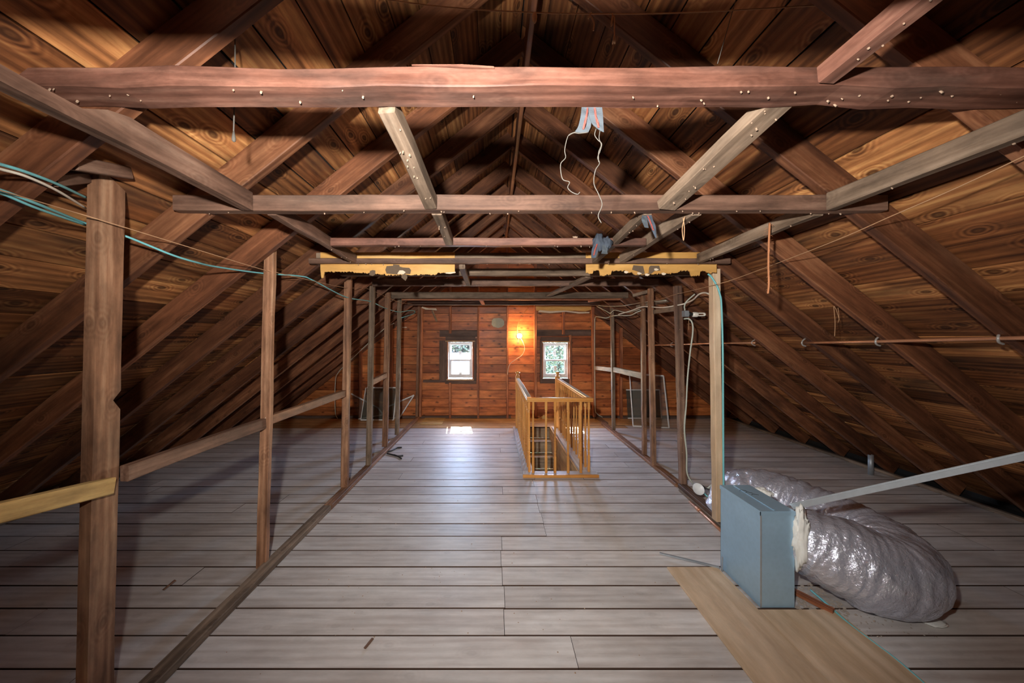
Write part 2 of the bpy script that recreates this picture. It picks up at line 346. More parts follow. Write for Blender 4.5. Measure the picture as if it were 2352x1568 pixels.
# ------------------------------------------------------------------ floor
floor = empty('floor', (.19, 3, 0), kind='structure')
HX0, HX1, HY0, HY1 = .47, 1.035, 4.09, 6.26
ROW = .187
joints = {0: .415, 1: .057, 2: .065, 3: .055, 4: .05, 5: .06, 6: .43, 7: .435, 8: .425, 9: .43, 10: .09, 11: .44}
y = 1.673-ROW*18; k = -18
while y < Y1-.01:
    ya, yb = y, min(y+ROW, Y1-.0)
    cuts = [-4.38, 4.76]
    if k in joints: cuts += [joints[k], R.uniform(-3.8, -2.0), R.uniform(2.3, 3.9)]
    elif 0 <= k: cuts += [R.choice((-2.9, -1.1, .09, .43, 1.7)), R.uniform(2.2, 3.2)]
    else: cuts += [R.choice((-2.0, .3, 1.9))]
    segs = []
    cuts = sorted(cuts)
    for a, c in zip(cuts, cuts[1:]):
        if yb > HY0 and ya < HY1:             # round the stair opening
            for (p, q) in ((a, min(c, HX0)), (max(a, HX1), c)):
                if q-p > .03: segs.append((p, q))
        else: segs.append((a, c))
    rects = [(a, c, ya, yb) for a, c in segs]
    if yb > HY0 > ya: rects.append((HX0, HX1, ya, HY0))
    if yb > HY1 > ya: rects.append((HX0, HX1, HY1, yb))
    for a, c, ra, rb in rects:
        gp = R.uniform(.003, .007); tz = R.uniform(-.0015, .0015)
        mat = M['bare'] if ya > 6.08 and (a < 2.2) else M['paint']
        box('plank', (a+.0015, ra+gp, -.022+tz), (c-.0015, rb-gp*.3, tz), [mat, M['edge']], floor, 'X', ch=.0022).data.polygons.foreach_set('material_index', [1, 1, 1, 1, 0, 1, 1, 1, 1, 1])
    y += ROW; k += 1
for (a, c, p, q) in ((-4.75, HX0, Y0, Y1+.1), (HX1, 5.1, Y0, Y1+.1), (HX0, HX1, Y0, HY0), (HX0, HX1, HY1, Y1+.1)):
    box('subfloor', (a, p, -.12), (c, q, -.026), M['felt'], floor, 'X')
for s, nm in ((-1, 'baseboard_left'), (1, 'baseboard_right')):
    t = empty(nm, (XR+s*4.47, 2.6, 0), kind='structure')
    yy = Y0
    for L in (2.6, 3.3, 2.75):
        box('board', (XR+s*4.47-.022, yy+.004, .003), (XR+s*4.47+.022, yy+L, .038), M['grey'], t, 'Y', ch=.004, jit=.003); yy += L

for s in (-1, 1):
    box('eave_board', (XR+s*4.80-.015, Y0-.1, -.35), (XR+s*4.80+.015, Y1+.1, .12), M['felt'], ceiling, 'Y')
# ------------------------------------------------------------------ gable wall at the far end
wall = empty('wall_back', (.19, Y1, 0), kind='structure')
wins = [(-.955, -.43, .80, 1.555), (.985, 1.515, .80, 1.55)]
BH = .175; z = 1.611-BH*10
def xlim(zz):
    hw = (ZR+.15/CS-zz)/SL; return XR-hw, XR+hw
while z < ZR+.1:
    za, zb = max(z, -.02), min(z+BH, ZR+.16)
    if zb-za > .03:
        lo0, hi0 = xlim(za); lo1, hi1 = xlim(zb)
        spans = [(None, None, za, zb)]
        opens = [w for w in wins if w[2] < zb and w[3] > za]
        edges = [-9]+sorted([w[0] for w in opens]+[w[1] for w in opens])+[9]
        pcs = []
        for a, c in zip(edges[::2], edges[1::2]): pcs.append((a, c, za, zb))
        for w in opens:
            if za < w[2]: pcs.append((w[0], w[1], za, w[2]))
            if zb > w[3]: pcs.append((w[0], w[1], w[3], zb))
        out = []
        for (a, c, p, q) in pcs:
            cc = [v for v in (-3.4, -2.79, -2.18, -1.55, .265, .86, 2.62, 3.2) if max(a, lo0)+.3 < v < min(c, hi0)-.3]
            cc = sorted(R.sample(cc, min(len(cc), R.choice((0, 1, 1, 2)))))
            ed = [a]+cc+[c]
            out += [(u, v, p, q) for u, v in zip(ed, ed[1:])]
        for (a, c, p, q) in out:
            g = .0035; yj = R.uniform(-.002, .002); th = .022
            bl, bh = max(a, lo0), min(c, hi0); tl, th_ = max(a, lo1), min(c, hi1)
            if bh-bl < .05: continue
            if th_-tl < .02: tl = th_ = (tl+th_)/2; tl -= .01; th_ += .01
            x0 = bl; yb_ = Y1+.001+yj
            vs = [(bl+.001, p+g), (bh-.001, p+g), (th_-.001, q-g), (tl+.001, q-g)]
            org = Vector((x0, yb_, p))
            V = [(x-org.x, 0, zz-org.z) for x, zz in vs]+[(x-org.x, th, zz-org.z) for x, zz in vs]
            mesh('plank', V, [(0, 1, 2, 3), (7, 6, 5, 4), (0, 4, 5, 1), (1, 5, 6, 2), (2, 6, 7, 3), (3, 7, 4, 0)], M['wall'], wall, Matrix.Translation(org))
    z += BH
# outer sheathing, in four pieces round the windows
def gable_piece(a, c, p, q):
    lo0, hi0 = xlim(p); lo1, hi1 = xlim(q)
    pts = [(max(a, lo0), p), (min(c, hi0), p)]
    if q > ZR: pts += [(min(c, hi0), max(p, min(q, roof_z(min(c, hi0), .15)))), (XR, ZR+.19), (max(a, lo0), max(p, min(q, roof_z(max(a, lo0), .15))))]
    else: pts += [(min(c, hi1), q), (max(a, lo1), q)]
    sheet('siding', pts, Y1+.03, .05, M['felt'], wall)
gable_piece(-9, 9, -.15, .80); gable_piece(-9, -.955, .80, 1.55); gable_piece(-.43, .985, .80, 1.55); gable_piece(1.515, 9, .80, 1.55); gable_piece(-9, 9, 1.55, ZR+.19)
# studs
for (px, w, z0, z1, mt) in ((828, .045, 0, None, 'walltrim'), (899, .05, 0, None, 'walltrim'), (1034, .045, 1.72, None, 'walltrim'), (1034, .04, 0, .72, 'walltrim'), (1098.5, .04, 0, None, 'walltrim'), (1165.5, .04, 0, None, 'walltrim'),
                            (1230, .05, 0, None, 'walltrim'), (1294, .05, 1.70, None, 'walltrim'), (1426, .05, 0, None, 'walltrim'), (1490, .045, 0, None, 'walltrim'), (1309.5, .04, 0, 1.69, 'walltrim')):
    X = (px-VX)*6.95/F; zt = z1 if z1 else roof_z(X, .1)
    timber('stud', (X, 6.955, z0), (X, 6.955, zt), w, .088, M[mt], wall, up=(0, 1, 0), jit=.003, seg=.5)
box('sill_plate', (-4.2, 6.93, .001), (.34, 6.997, .045), M['walldark'], wall, 'X', ch=.003, jit=.003)
box('sill_plate', (1.30, 6.93, .001), (4.5, 6.997, .045), M['walldark'], wall, 'X', ch=.003, jit=.003)
# stained band above the windows
for (a, c, p, q, mt) in ((1010, 1097, 758.5, 773, 'walldark'), (1233, 1360, 757, 771, 'walldark'), (972, 1032, 872, 878, 'walldark')):
    A = P(a, q, 6.98); B = P(c, p, 6.98); box('header', (A.x, 6.965, A.z), (B.x, 6.999, B.z), M[mt], wall, 'X', ch=.003)
wf = empty('wall_front', (.19, Y0, 0), kind='structure')
wz = 0.0; fw = []
pts_rows = [0, .25, .5, .75, 1.0, 1.25, 1.5, 1.75, 2.0, 2.25, 2.5, 2.75, 3.0, 3.25, 3.5]
for za in pts_rows:
    zb = za+.25; lo0, hi0 = xlim(za); lo1, hi1 = xlim(zb) if zb < ZR+.18 else (XR-.02, XR+.02)
    parts_ = [(-9, 9)]
    for a, c in parts_:
        pl = [(max(a, lo0), za+.001), (min(c, hi0), za+.001), (min(c, hi1), zb-.001), (max(a, lo1), zb-.001)]
        sheet('plank', pl, Y0-.06, .05, M['wall'], wf)

# ------------------------------------------------------------------ windows of the gable wall
def window(num, x0, x1, z0, z1, sticker_low):
    w = empty('window_%d' % num, ((x0+x1)/2, 7.0, z0), kind='structure')
    fy0, fy1 = 6.985, 7.06
    def ring(name, a, c, p, q, t, ya, yb, mat, par, tb=None):
        tb = tb or t
        root = None
        V = []; Fs = []
        for (lo, hi) in (((a, ya, p), (a+t, yb, q)), ((c-t, ya, p), (c, yb, q)), ((a+t, ya, p), (c-t, yb, p+tb)), ((a+t, ya, q-t), (c-t, yb, q))):
            b0 = len(V)
            for zz in (lo[2], hi[2]):
                for (xx, yy) in ((lo[0], lo[1]), (hi[0], lo[1]), (hi[0], hi[1]), (lo[0], hi[1])): V.append((xx-a, yy-ya, zz-p))
            Fs += [tuple(b0+i for i in f) for f in ((3, 2, 1, 0), (4, 5, 6, 7), (0, 1, 5, 4), (1, 2, 6, 5), (2, 3, 7, 6), (3, 0, 4, 7))]
        return mesh(name, V, Fs, mat, par, Matrix.Translation((a, ya, p)))
    ring('frame', x0, x1, z0, z1, .030, fy0, fy1, M['vinyl'], w)
    zm = z0+(z1-z0)*.475
    us = ring('upper_sash', x0+.03, x1-.03, zm, z1-.03, .030, 7.025, 7.05, M['vinyl'], w)
    ls = ring('lower_sash', x0+.028, x1-.028, z0+.03, zm+.03, .034, 6.995, 7.02, M['vinyl'], w, .045)
    box('pane', (x0+.06, 7.037, zm+.03), (x1-.06, 7.039, z1-.06), M['glass'], us, 'X')
    box('pane', (x0+.062, 7.006, z0+.075), (x1-.062, 7.008, zm-.004), M['glass'], ls, 'X')
    xm = (x0+x1)/2
    box('sticker', (xm-.035, 7.033, zm+.105), (xm+.025, 7.036, zm+.20), M['sticker'], us, 'X')
    if sticker_low: box('sticker', (xm-.028, 7.002, zm-.20), (xm+.032, 7.005, zm-.10), M['sticker'], ls, 'X')
    else: box('sticker', (xm-.03, 7.002, z0+.075), (xm+.03, 7.005, z0+.11), M['sticker'], ls, 'X')
    # wooden stops, head and stool round it
    box('stop', (x0-.022, 6.955, z0-.02), (x0-.003, 6.992, z1+.012), M['walltrim'], w, 'Z', ch=.002)
    box('stop', (x1+.003, 6.955, z0-.02), (x1+.022, 6.992, z1+.012), M['walltrim'], w, 'Z', ch=.002)
    box('head_stop', (x0-.055 if num == 1 else x0-.03, 6.935, z1+.014), (x1+.055 if num == 1 else x1+.03, 6.992, z1+.038), M['bare'], w, 'X', ch=.002)
    box('stool', (x0-.03, 6.93, z0-.05), (x1+.03, 6.992, z0-.022), M['bare' if num == 1 else 'walldark'], w, 'X', ch=.002)
    box('header', (x0-.05, 6.94, z1+.042), (x1+.06, 6.998, z1+.12), M['walldark'], w, 'X', ch=.003)
    box('jamb', (x0-(.18 if num == 1 else .06), 6.95, z0-.06), (x0-.026, 6.998, z1+.04 if num == 1 else z1+.08), M['walldark'], w, 'Z', ch=.003)
    box('jamb', (x1+.026, 6.95, z0-.06), (x1+.085, 6.998, z1+.08), M['walldark'], w, 'Z', ch=.003)
    box('rough_sill', (x0-.06, 6.94, z0-.12), (x1+.08, 6.998, z0-.055), M['walldark'], w, 'X', ch=.003)
    return w
window(1, -.9375, -.446, .816, 1.54, False)
window(2, 1.0, 1.50, .825, 1.525, True)
for (x, zz, yy, rz, sx, sz) in ((-.69, 1.18, 7.075, 0, .42, .66), (1.25, 1.18, 7.075, 0, .42, .66)):
    d = bpy.data.lights.new('daylight_portal', 'AREA'); d.shape = 'RECTANGLE'; d.size = sx; d.size_y = sz; d.cycles.is_portal = True
    o = bpy.data.objects.new('daylight_portal', d); COL.objects.link(o); o.location = (x, yy, zz); o.rotation_euler = (math.pi/2, 0, math.pi if rz else 0)
    o.rotation_mode = 'QUATERNION'; o.rotation_quaternion = Vector((0, 1 if rz else -1, 0)).to_track_quat('-Z', 'Y')

# ------------------------------------------------------------------ tie beams across the attic
def nails(parent, pts, mat=None):
    "short stubs of nails and lath crumbs left on a timber"
    V = []; Fs = []; o0 = Vector(pts[0])
    for p in pts:
        p = Vector(p)-o0; d = Vector((R.uniform(-.3, .3), -.5, -1)).normalized(); L = R.uniform(.006, .013); r = R.uniform(.0018, .0035)
        vs, fs = tube_geo([p, p+d*L], r, 5, len(V)); V += vs; Fs += fs
    o = mesh('nail_stubs', V, Fs, mat or M['chip'], parent, Matrix.Translation(o0)); o['kind'] = 'stuff'
def beam(x0, x1, y, d, zb, h, mat, label, jit=.003, nn=0, name='tie_beam', cat='beam', grp=None, ch=.004):
    o = timber(name, (x0, y+d/2, zb+h/2), (x1, y+d/2, zb+h/2), d, h, M[mat], None, jit=jit, seg=.16, ch=ch)
    tag(o, label, cat, grp)
    if nn: nails(o, [(R.uniform(x0+.05, x1-.05), y+R.uniform(.15, .9)*d, zb+.002) for _ in range(nn)])
    return o
T1 = beam(-1.515, 1.93, 1.08, .105, 2.42, .062, 'redbeam', 'thick red-brown tie beam nearest the camera, spanning the whole width', nn=34, jit=.006)
T2 = beam(-1.62, 1.985, 1.72, .055, 2.267, .078, 'beam', 'brown tie beam just behind the thick nearest one, full width', nn=22)
T3 = beam(-1.10, 1.02, 2.29, .05, 2.245, .05, 'redbeam', 'short reddish collar beam holding the crumpled dark webbing', nn=12)
T4 = beam(-1.50, 1.93, 2.877, .045, 2.283, .06, 'grey', 'grey tie beam behind the yellow ragged wallboard strips', nn=0)
T4b = beam(-1.53, 1.95, 2.815, .040, 2.240, .043, 'beam', 'flat brown batten nailed across the yellow wallboard strips', nn=14, name='batten', cat='batten')
T5 = beam(-1.55, 2.0, 3.44, .05, 2.253, .072, 'grey', 'grey tie beam right behind the ragged yellow wallboard', nn=6)
T6 = beam(-1.44, 1.94, 4.03, .05, 2.242, .085, 'beam', 'brown tie beam second behind the ragged yellow wallboard', nn=6)
T7 = beam(-1.56, 2.03, 5.17, .05, 2.228, .095, 'grey', 'wide grey tie beam third behind the ragged yellow wallboard', nn=0)
T7b = beam(-1.40, 1.90, 5.16, .07, 2.200, .020, 'walltrim', 'thin orange lath under the wide grey tie beam', name='lath', cat='lath')
T8 = beam(-1.60, 1.95, 6.30, .05, 2.232, .085, 'walldark', 'dark tie beam closest to the window wall', nn=0)
T0 = beam(-1.45, 1.8, .50, .10, 2.30, .06, 'redbeam', 'tie beam above the camera, out of the photograph', nn=0)
# long split on the top front edge of the nearest beam
sheet('splinter', [(-.26, 2.482), (-.10, 2.4825), (.0, 2.476), (.0, 2.471), (-.10, 2.474)], 1.074, .006, M['redbeam'], T1)

def brace(label, pts, w, h, mat, name='ceiling_brace', nn=0, top=None, cat='brace', taper=None):
    "timber whose bottom-left edge runs through the given points"
    A, B = Vector(pts[0]), Vector(pts[1])
    o = timber(name, A+Vector((0, 0, h/2)), B+Vector((0, 0, h/2)), w, h, M[mat], None, jit=.004, seg=.16, ch=.004, taper=taper)
    tag(o, label, cat)
    if nn: nails(o, [A.lerp(B, R.uniform(.03, .97))+Vector((R.uniform(-.4, .4)*w, 0, .002)) for _ in range(nn)])
    return o
# A: board with a swelling top edge, from beyond the frame to the second beam
def wany(name, label, pts, w, mat, cat='brace'):
    "pts: (y, x_centre, z_bottom, z_top)"
    p0 = Vector((pts[0][1], pts[0][0], pts[0][2])); p1 = Vector((pts[-1][1], pts[-1][0], pts[-1][2]))
    m = frame_from(p0, p1); inv = m.inverted(); V = []; Fs = []
    for (y, x, zb, zt) in pts:
        for (dx, zz) in ((-w/2, zb), (w/2, zb), (w/2, zt), (-w/2, zt)): V.append(inv @ Vector((x+dx, y, zz)))
    for i in range(len(pts)-1):
        for j in range(4):
            a = i*4+j; b = i*4+(j+1) % 4; Fs.append((a, a+4, b+4, b))
    Fs.append((0, 1, 2, 3)); n = len(pts)*4; Fs.append((n-1, n-2, n-3, n-4))
    o = mesh(name, V, Fs, M[mat], None, m); tag(o, label, cat); return o
wany('ceiling_brace', 'long brown brace passing under the thick nearest beam down to the second tie beam', [(.45, -1.18, 2.225, 2.27), (.84, -1.205, 2.235, 2.275), (.99, -1.22, 2.245, 2.287), (1.06, -1.225, 2.25, 2.33), (1.13, -1.23, 2.255, 2.352), (1.30, -1.235, 2.26, 2.352), (1.715, -1.238, 2.262, 2.352)], .05, 'beam')
brace('short brown brace between second tie beam and the yellow wallboard, above the bare post', [(-1.158, 1.78, 2.262), (-1.158, 2.81, 2.242)], .048, .075, 'beam', nn=4)
brace('broken grey brace with split orange end hanging off the thick beam', [(-.372, 1.19, 2.40), (-.315, 1.715, 2.265)], .062, .068, 'grey', nn=12)
brace('short grey brace in line behind the broken split one', [(-.30, 1.78, 2.262), (-.30, 2.285, 2.246)], .05, .06, 'grey', nn=4)
brace('stubby grey block ending under the yellow wallboard corner', [(-.27, 2.86, 2.200), (-.30, 4.02, 2.232)], .05, .04, 'grey')
brace('wide grey brace with pale splinters between the two nearest tie beams', [(.99, 1.175, 2.425), (.865, 1.715, 2.262)], .10, .05, 'grey', nn=14)
brace('red-brown brace rising from the thick beam toward the roof over the camera', [(1.04, 1.072, 2.42), (1.09, .45, 2.47)], .06, .055, 'redbeam', nn=5)
brace('long grey patchy brace running out at the right frame edge', [(1.695, .60, 2.258), (1.695, 1.715, 2.265)], .05, .085, 'grey', nn=4)
brace('thin grey brace dropping to the crumpled webbing', [(.80, 1.78, 2.262), (.83, 2.81, 2.242)], .04, .05, 'grey', nn=3)
brace('grey brace with hanging torn webbing, ending at the yellow wallboard', [(1.055, 1.78, 2.262), (1.055, 2.81, 2.245)], .05, .075, 'grey', nn=3)
brace('thin grey brace reaching the outer corner of the yellow wallboard', [(1.69, 1.78, 2.262), (1.695, 2.81, 2.242)], .045, .075, 'grey', nn=3)
brace('splintered pale plank end between far tie beams', [(.98, 3.52, 2.245), (.82, 5.15, 2.25)], .09, .03, 'grey')
brace('small orange stick between the last two tie beams', [(-.22, 5.25, 2.235), (-.20, 6.28, 2.235)], .06, .03, 'walltrim')
brace('pale stick slanting out to the roof near the far right posts', [(1.45, 5.28, 2.18), (2.0, 5.20, 2.235)], .04, .04, 'walltrim')
brace('grey outrigger stick above the paired right posts', [(1.85, 4.55, 2.17), (2.25, 4.30, 2.27)], .04, .04, 'grey')
brace('light outrigger stick below the grey one at the paired posts', [(1.98, 4.75, 2.03), (2.45, 4.45, 2.13)], .05, .05, 'grey')
# orange broken end on the split brace
o = [x for x in COL.objects if x.get('label', '').startswith('broken grey brace')][0]
sheet('split_end', [(-.405, 2.462), (-.338, 2.463), (-.342, 2.440), (-.352, 2.452), (-.372, 2.432), (-.402, 2.436)], 1.181, .008, M['walltrim'], o)

# ------------------------------------------------------------------ yellow wallboard strips
def ragged(a, c, ztop, zfun, y, th, seed, step=.008):
    r = random.Random(seed); n = int((c-a)/step); pts = [(a, ztop), (c, ztop)]
    for i in range(n+1):
        x = c-(c-a)*i/n; pts.append((x, zfun(x)+r.uniform(-.006, .006)))
    return pts
def zl(x):
    px = VX+x*F/2.87; v = 620
    for (a, c, yv) in ((737, 745, 638), (745, 812, 624), (812, 862, 627), (862, 885, 630), (885, 950, 632), (950, 1005, 631), (1005, 1046, 627)):
        if a <= px < c: v = yv
    return EYE-(v-VY)*2.87/F
def zr(x):
    px = VX+x*F/2.87; v = 622
    for (a, c, yv) in ((1345, 1362, 628), (1362, 1377, 622), (1377, 1392, 633), (1392, 1404, 631), (1404, 1440, 622), (1440, 1453, 626), (1453, 1480, 631), (1480, 1512, 629), (1512, 1540, 628), (1540, 1560, 626), (1560, 1585, 622), (1585, 1606, 633), (1606, 1622, 622), (1622, 1647, 627)):
        if a <= px < c: v = yv
    return EYE-(v-VY)*2.87/F
for (a, c, fn, seed, lab) in ((-1.457, -.33, zl, 3, 'ragged yellow wallboard strip nearer the chimney-side posts, with brown torn patch and curled paper'), (.77, 1.866, zr, 5, 'ragged yellow wallboard strip with two drooping tongues, above the bare energy-saving lamp')):
    o = sheet('wallboard_strip', ragged(a, c, 2.342, fn, 2.862, .01, seed), 2.862, .012, M['yellow']); tag(o, lab.replace(' nearer the chimney-side posts,', ''), 'wallboard', 'torn wallboard strips under the tie beam')
    if seed == 3:
        q = lambda px, py: (P(px, py, 2.858).x, P(px, py, 2.858).z)
        sheet('torn_patch', [q(888, 611), q(903, 610), q(903, 607), q(917, 608), q(918, 612), q(925, 614), q(940, 615), q(944, 620), q(942, 629), q(920, 628), q(912, 630), q(888, 628), q(885, 620)], 2.857, .004, M['yellowback'], o)
        sheet('torn_patch', [q(850, 622), q(856, 620), q(862, 621), q(862, 630), q(856, 634), q(848, 631)], 2.856, .004, M['yellowback'], o)
        sheet('torn_paper', [q(914, 627), q(918, 621), q(926, 621), q(932, 625), q(927, 630), q(913, 629)], 2.852, .004, M['tornpaper'], o)
        sheet('torn_patch', [q(925, 628), q(934, 630), q(936, 637), q(932, 645), q(922, 637)], 2.853, .004, M['yellowback'], o)
        sheet('torn_paper', [q(1022, 626), q(1046, 624), q(1047, 626), q(1035, 629), q(1024, 628)], 2.855, .004, M['tornpaper'], o)
    else:
        q = lambda px, py: (P(px, py, 2.858).x, P(px, py, 2.858).z)
        sheet('torn_patch', [q(1455, 609), q(1477, 611), q(1481, 628), q(1476, 630), q(1468, 624), q(1452, 619)], 2.857, .004, M['yellowback'], o)
        sheet('torn_patch', [q(1494, 610), q(1514, 610), q(1517, 621), q(1504, 622), q(1496, 628), q(1490, 628), q(1491, 614)], 2.857, .004, M['yellowback'], o)
        for (x, yv) in ((1468, 628), (1486, 631), (1507, 619), (1438, 625), (1524, 629)):
            sheet('torn_paper', [q(x-5, yv-2), q(x, yv-3), q(x+6, yv), q(x+1, yv+3), q(x-4, yv+2)], 2.853, .004, M['tornpaper'], o)
# remnant of the same board over the far window
q = lambda px, py: (P(px, py, 6.85).x, P(px, py, 6.85).z)
o = sheet('wallboard_strip', [q(1231, 702), q(1359, 702), q(1358, 711), q(1345, 715), q(1320, 713), q(1300, 715), q(1260, 714), q(1232, 713)], 6.86, .012, M['yellow']); tag(o, 'yellow wallboard remnant high on the far wall above the window', 'wallboard')
V = [q(1236, 716), q(1262, 719), q(1300, 716), q(1330, 720), q(1354, 719), q(1354, 716), q(1330, 716), q(1300, 713), q(1262, 714), q(1240, 712)]
sheet('torn_paper', V, 6.852, .006, M['tornpaper'], o)
o = sheet('paper_scrap', [q(969, 704), q(985, 708), q(1002, 708), q(1004, 713), q(990, 711), q(978, 711), q(969, 707)], 6.84, .006, M['tornpaper']); tag(o, 'torn pale paper scrap below the last tie beam', 'paper scrap')
o = timber('stick', P(993, 712, 6.75), P(1003, 738, 6.85), .03, .03, M['grey'], None); tag(o, 'short pale stick dangling before the far wall boards', 'stick')

# ------------------------------------------------------------------ posts
def post(label, zb, xb, xt, zt, w, d, mat, name='wall_post', grp=None, nn=0, base=.045):
    "front face at distance zb, xb/xt: centre X at foot and top"
    o = timber(name, (xb, zb+d/2, base), (xt, zb+d/2, zt), w, d, M[mat], None, up=(0, 1, 0), jit=.0035, seg=.2, ch=.004)
    tag(o, label, 'post', grp)
    if nn: nails(o, [(xb+(xt-xb)*t+R.uniform(-.3, .3)*w, zb+.002, base+(zt-base)*t) for t in [R.random() for _ in range(nn)]])
    return o
# nearest post, with its saw notch
def notched_post():
    zb, zt = .0, 2.345; prof = []
    hs = [0, .3, .6, .9, 1.02, 1.30, 1.345, 1.352, 1.385, 1.5, 1.75, 2.0, 2.2, 2.30]
    V = []; Fs = []
    for k, h in enumerate(hs):
        t = h/2.345; xc = -1.745+(.055)*t; j = lambda s: R.uniform(-s, s)
        cut = {1.345: .030, 1.352: .028}.get(h, 0.0)
        x0, x1 = xc-.025+j(.001), xc+.025+j(.001)
        y0, y1 = 1.44, 1.543-cut+j(.002)
        top = h if k < len(hs)-1 else None
        for (x, yv) in ((x0, y0), (x1, y0), (x1, y1), (x0, y1)): V.append((x-xc*0+1.745, yv-1.44, (h if top is not None else (2.345 if yv < 1.47 else 2.285))))
    n = 4
    for i in range(len(hs)-1):
        for jx in range(4):
            a = i*4+jx; b = i*4+(jx+1) % 4; Fs.append((a, b, b+4, a+4))
    Fs.append((3, 2, 1, 0)); m_ = (len(hs)-1)*4; Fs.append((m_, m_+1, m_+2, m_+3))
    # grain runs along local X: swap axes
    rot = Matrix(((0, 0, 1, 0), (0, 1, 0, 0), (-1, 0, 0, 0), (0, 0, 0, 1)))       # world z -> local x
    mt = Matrix.Translation((-1.745, 1.44, 0)) @ rot.inverted()
    V = [rot @ Vector(v) for v in V]
    return mesh('wall_post', V, Fs, M['post'], None, mt)
o = notched_post(); tag(o, 'thick nearest post with a saw notch at mid height, big and close to the camera', 'post')
post('bare post second from the camera on the open-bay side, meeting the roof rafter', 2.40, -1.642, -1.582, 2.41, .070, .038, 'post', nn=3, base=0.0)
post('orange-brown post at the start of the yellow wallboard', 3.60, -1.588, -1.547, 2.29, .072, .045, 'post')
post('patchy pale post right behind the orange-brown one', 4.22, -1.562, -1.512, 2.27, .062, .05, 'grey')
post('brown post with a short stub rail at its middle', 4.96, -1.594, -1.552, 2.29, .074, .05, 'post')
post('thin post last before the far wall, in front of the leaning screens', 5.57, -1.592, -1.547, 2.28, .066, .05, 'grey')
post('post standing against the far wall where the floor plate ends', 6.84, -1.555, -1.51, 2.27, .05, .08, 'post')
post('narrow red-brown post doubled beside the far wall post', 6.86, -1.49, -1.455, 2.25, .045, .06, 'walltrim')
post('yellowish post carrying the teal cable beside the metal box', 2.92, 1.935, 1.905, 2.215, .060, .07, 'ply', base=.05)
post('dark saw-marked post carrying the bare energy-saving lamp', 3.68, 2.052, 1.995, 2.19, .068, .06, 'postdark', nn=5)
post('nearer post of the close pair on the lamp side', 4.23, 1.985, 1.95, 2.24, .060, .05, 'post')
post('farther post of the close pair on the lamp side', 4.62, 2.045, 2.02, 2.25, .056, .05, 'post')
post('slim post alone between the paired posts and far wall', 5.88, 2.07, 2.04, 2.24, .052, .06, 'grey')
post('post against the far wall just beyond the second window', 6.84, 2.02, 1.985, 2.27, .06, .08, 'walltrim')

# blocks on top of the nearest post
o = timber('top_block', P(158, 372, 1.26), P(290, 396, 1.50), .05, .050, M['beam'], None); tag(o, 'short dark block lying over the top of the nearest post', 'block')
o = timber('top_block', P(112, 412, 1.25), P(203, 405, 1.46), .045, .045, M['beam'], None); tag(o, 'short reddish block behind the nearest post top, touching the rafter', 'block')

# girts between posts
def girt(label, A, B, w, h, mat, cat='rail'):
    o = timber('girt', A, B, w, h, M[mat], None, jit=.003, seg=.2, ch=.004); tag(o, label, cat); return o
g = girt('new pale yellow rail running from the nearest post out of the photo', (-1.66, .62, 1.115), (-1.69, 1.50, .975), .045, .068, 'newwood')
girt('reddish rail between the notched post and the next bare post', (-1.675, 1.545, 1.01), (-1.625, 2.41, 1.022), .045, .070, 'beam')
girt('brown rail from the bare post to the orange-brown post', (-1.615, 2.44, 1.036), (-1.585, 3.60, 1.042), .045, .066, 'post')
girt('short stub rail between patchy and brown posts', (-1.55, 4.27, 1.065), (-1.575, 4.99, 1.09), .045, .07, 'post')
girt('pale rail from the far wall post to the slim post', (2.02, 6.84, 1.03), (2.065, 5.94, 1.075), .045, .075, 'grey')
girt('pale rail from the slim post to the paired posts', (2.07, 5.90, 1.085), (2.05, 4.68, 1.105), .045, .085, 'grey')
girt('high grey rail between the nearer paired post and the dark lamp post', (1.985, 4.23, 1.95), (2.02, 3.74, 1.945), .045, .052, 'grey')

# floor plates of the two missing walls
o = timber('floor_plate', (-1.60, .30, .024), (-1.578, 3.22, .024), .082, .044, M['grey'], None); tag(o, 'long brown floor plate under the notched and bare posts', 'plate')
o = timber('floor_plate', (-1.575, 3.23, .026), (-1.53, 6.9, .026), .080, .046, M['post'], None); tag(o, 'floor plate under the small posts running to the far wall', 'plate')
o = timber('floor_plate', (2.05, 6.4, .022), (2.02, 3.72, .022), .090, .040, M['post'], None); tag(o, 'thin floor plate under the paired and slim posts on the stair side', 'plate')
o = timber('floor_plate', (2.035, 3.70, .026), (1.985, 2.50, .026), .085, .05, M['postdark'], None); tag(o, 'dark floor plate from the lamp post to the metal box', 'plate')
o = timber('floor_plate', (2.09, 6.95, .02), (2.10, 6.42, .02), .09, .038, M['postdark'], None, jit=.005); tag(o, 'short split plate piece at the far wall past the railing', 'plate')
o = timber('wood_strip', (1.965, 3.62, .014), (1.925, 2.52, .014), .018, .026, M['grey'], None, jit=.001); tag(o, 'thin wooden strip along the dark floor plate', 'strip')
o = tube('copper_tube', [(1.925, 3.36, .014), (1.88, 2.55, .014)], .013, M['copper'], straight=True); tag(o, 'copper tube piece lying on the floor by the dark plate', 'tube')
lathe('coupling', [(.016, 0), (.018, .01), (.018, .05), (.016, .06)], (1.918, 3.24, .016), M['copper'], o, axis=(-.05, -1, 0), sides=10)

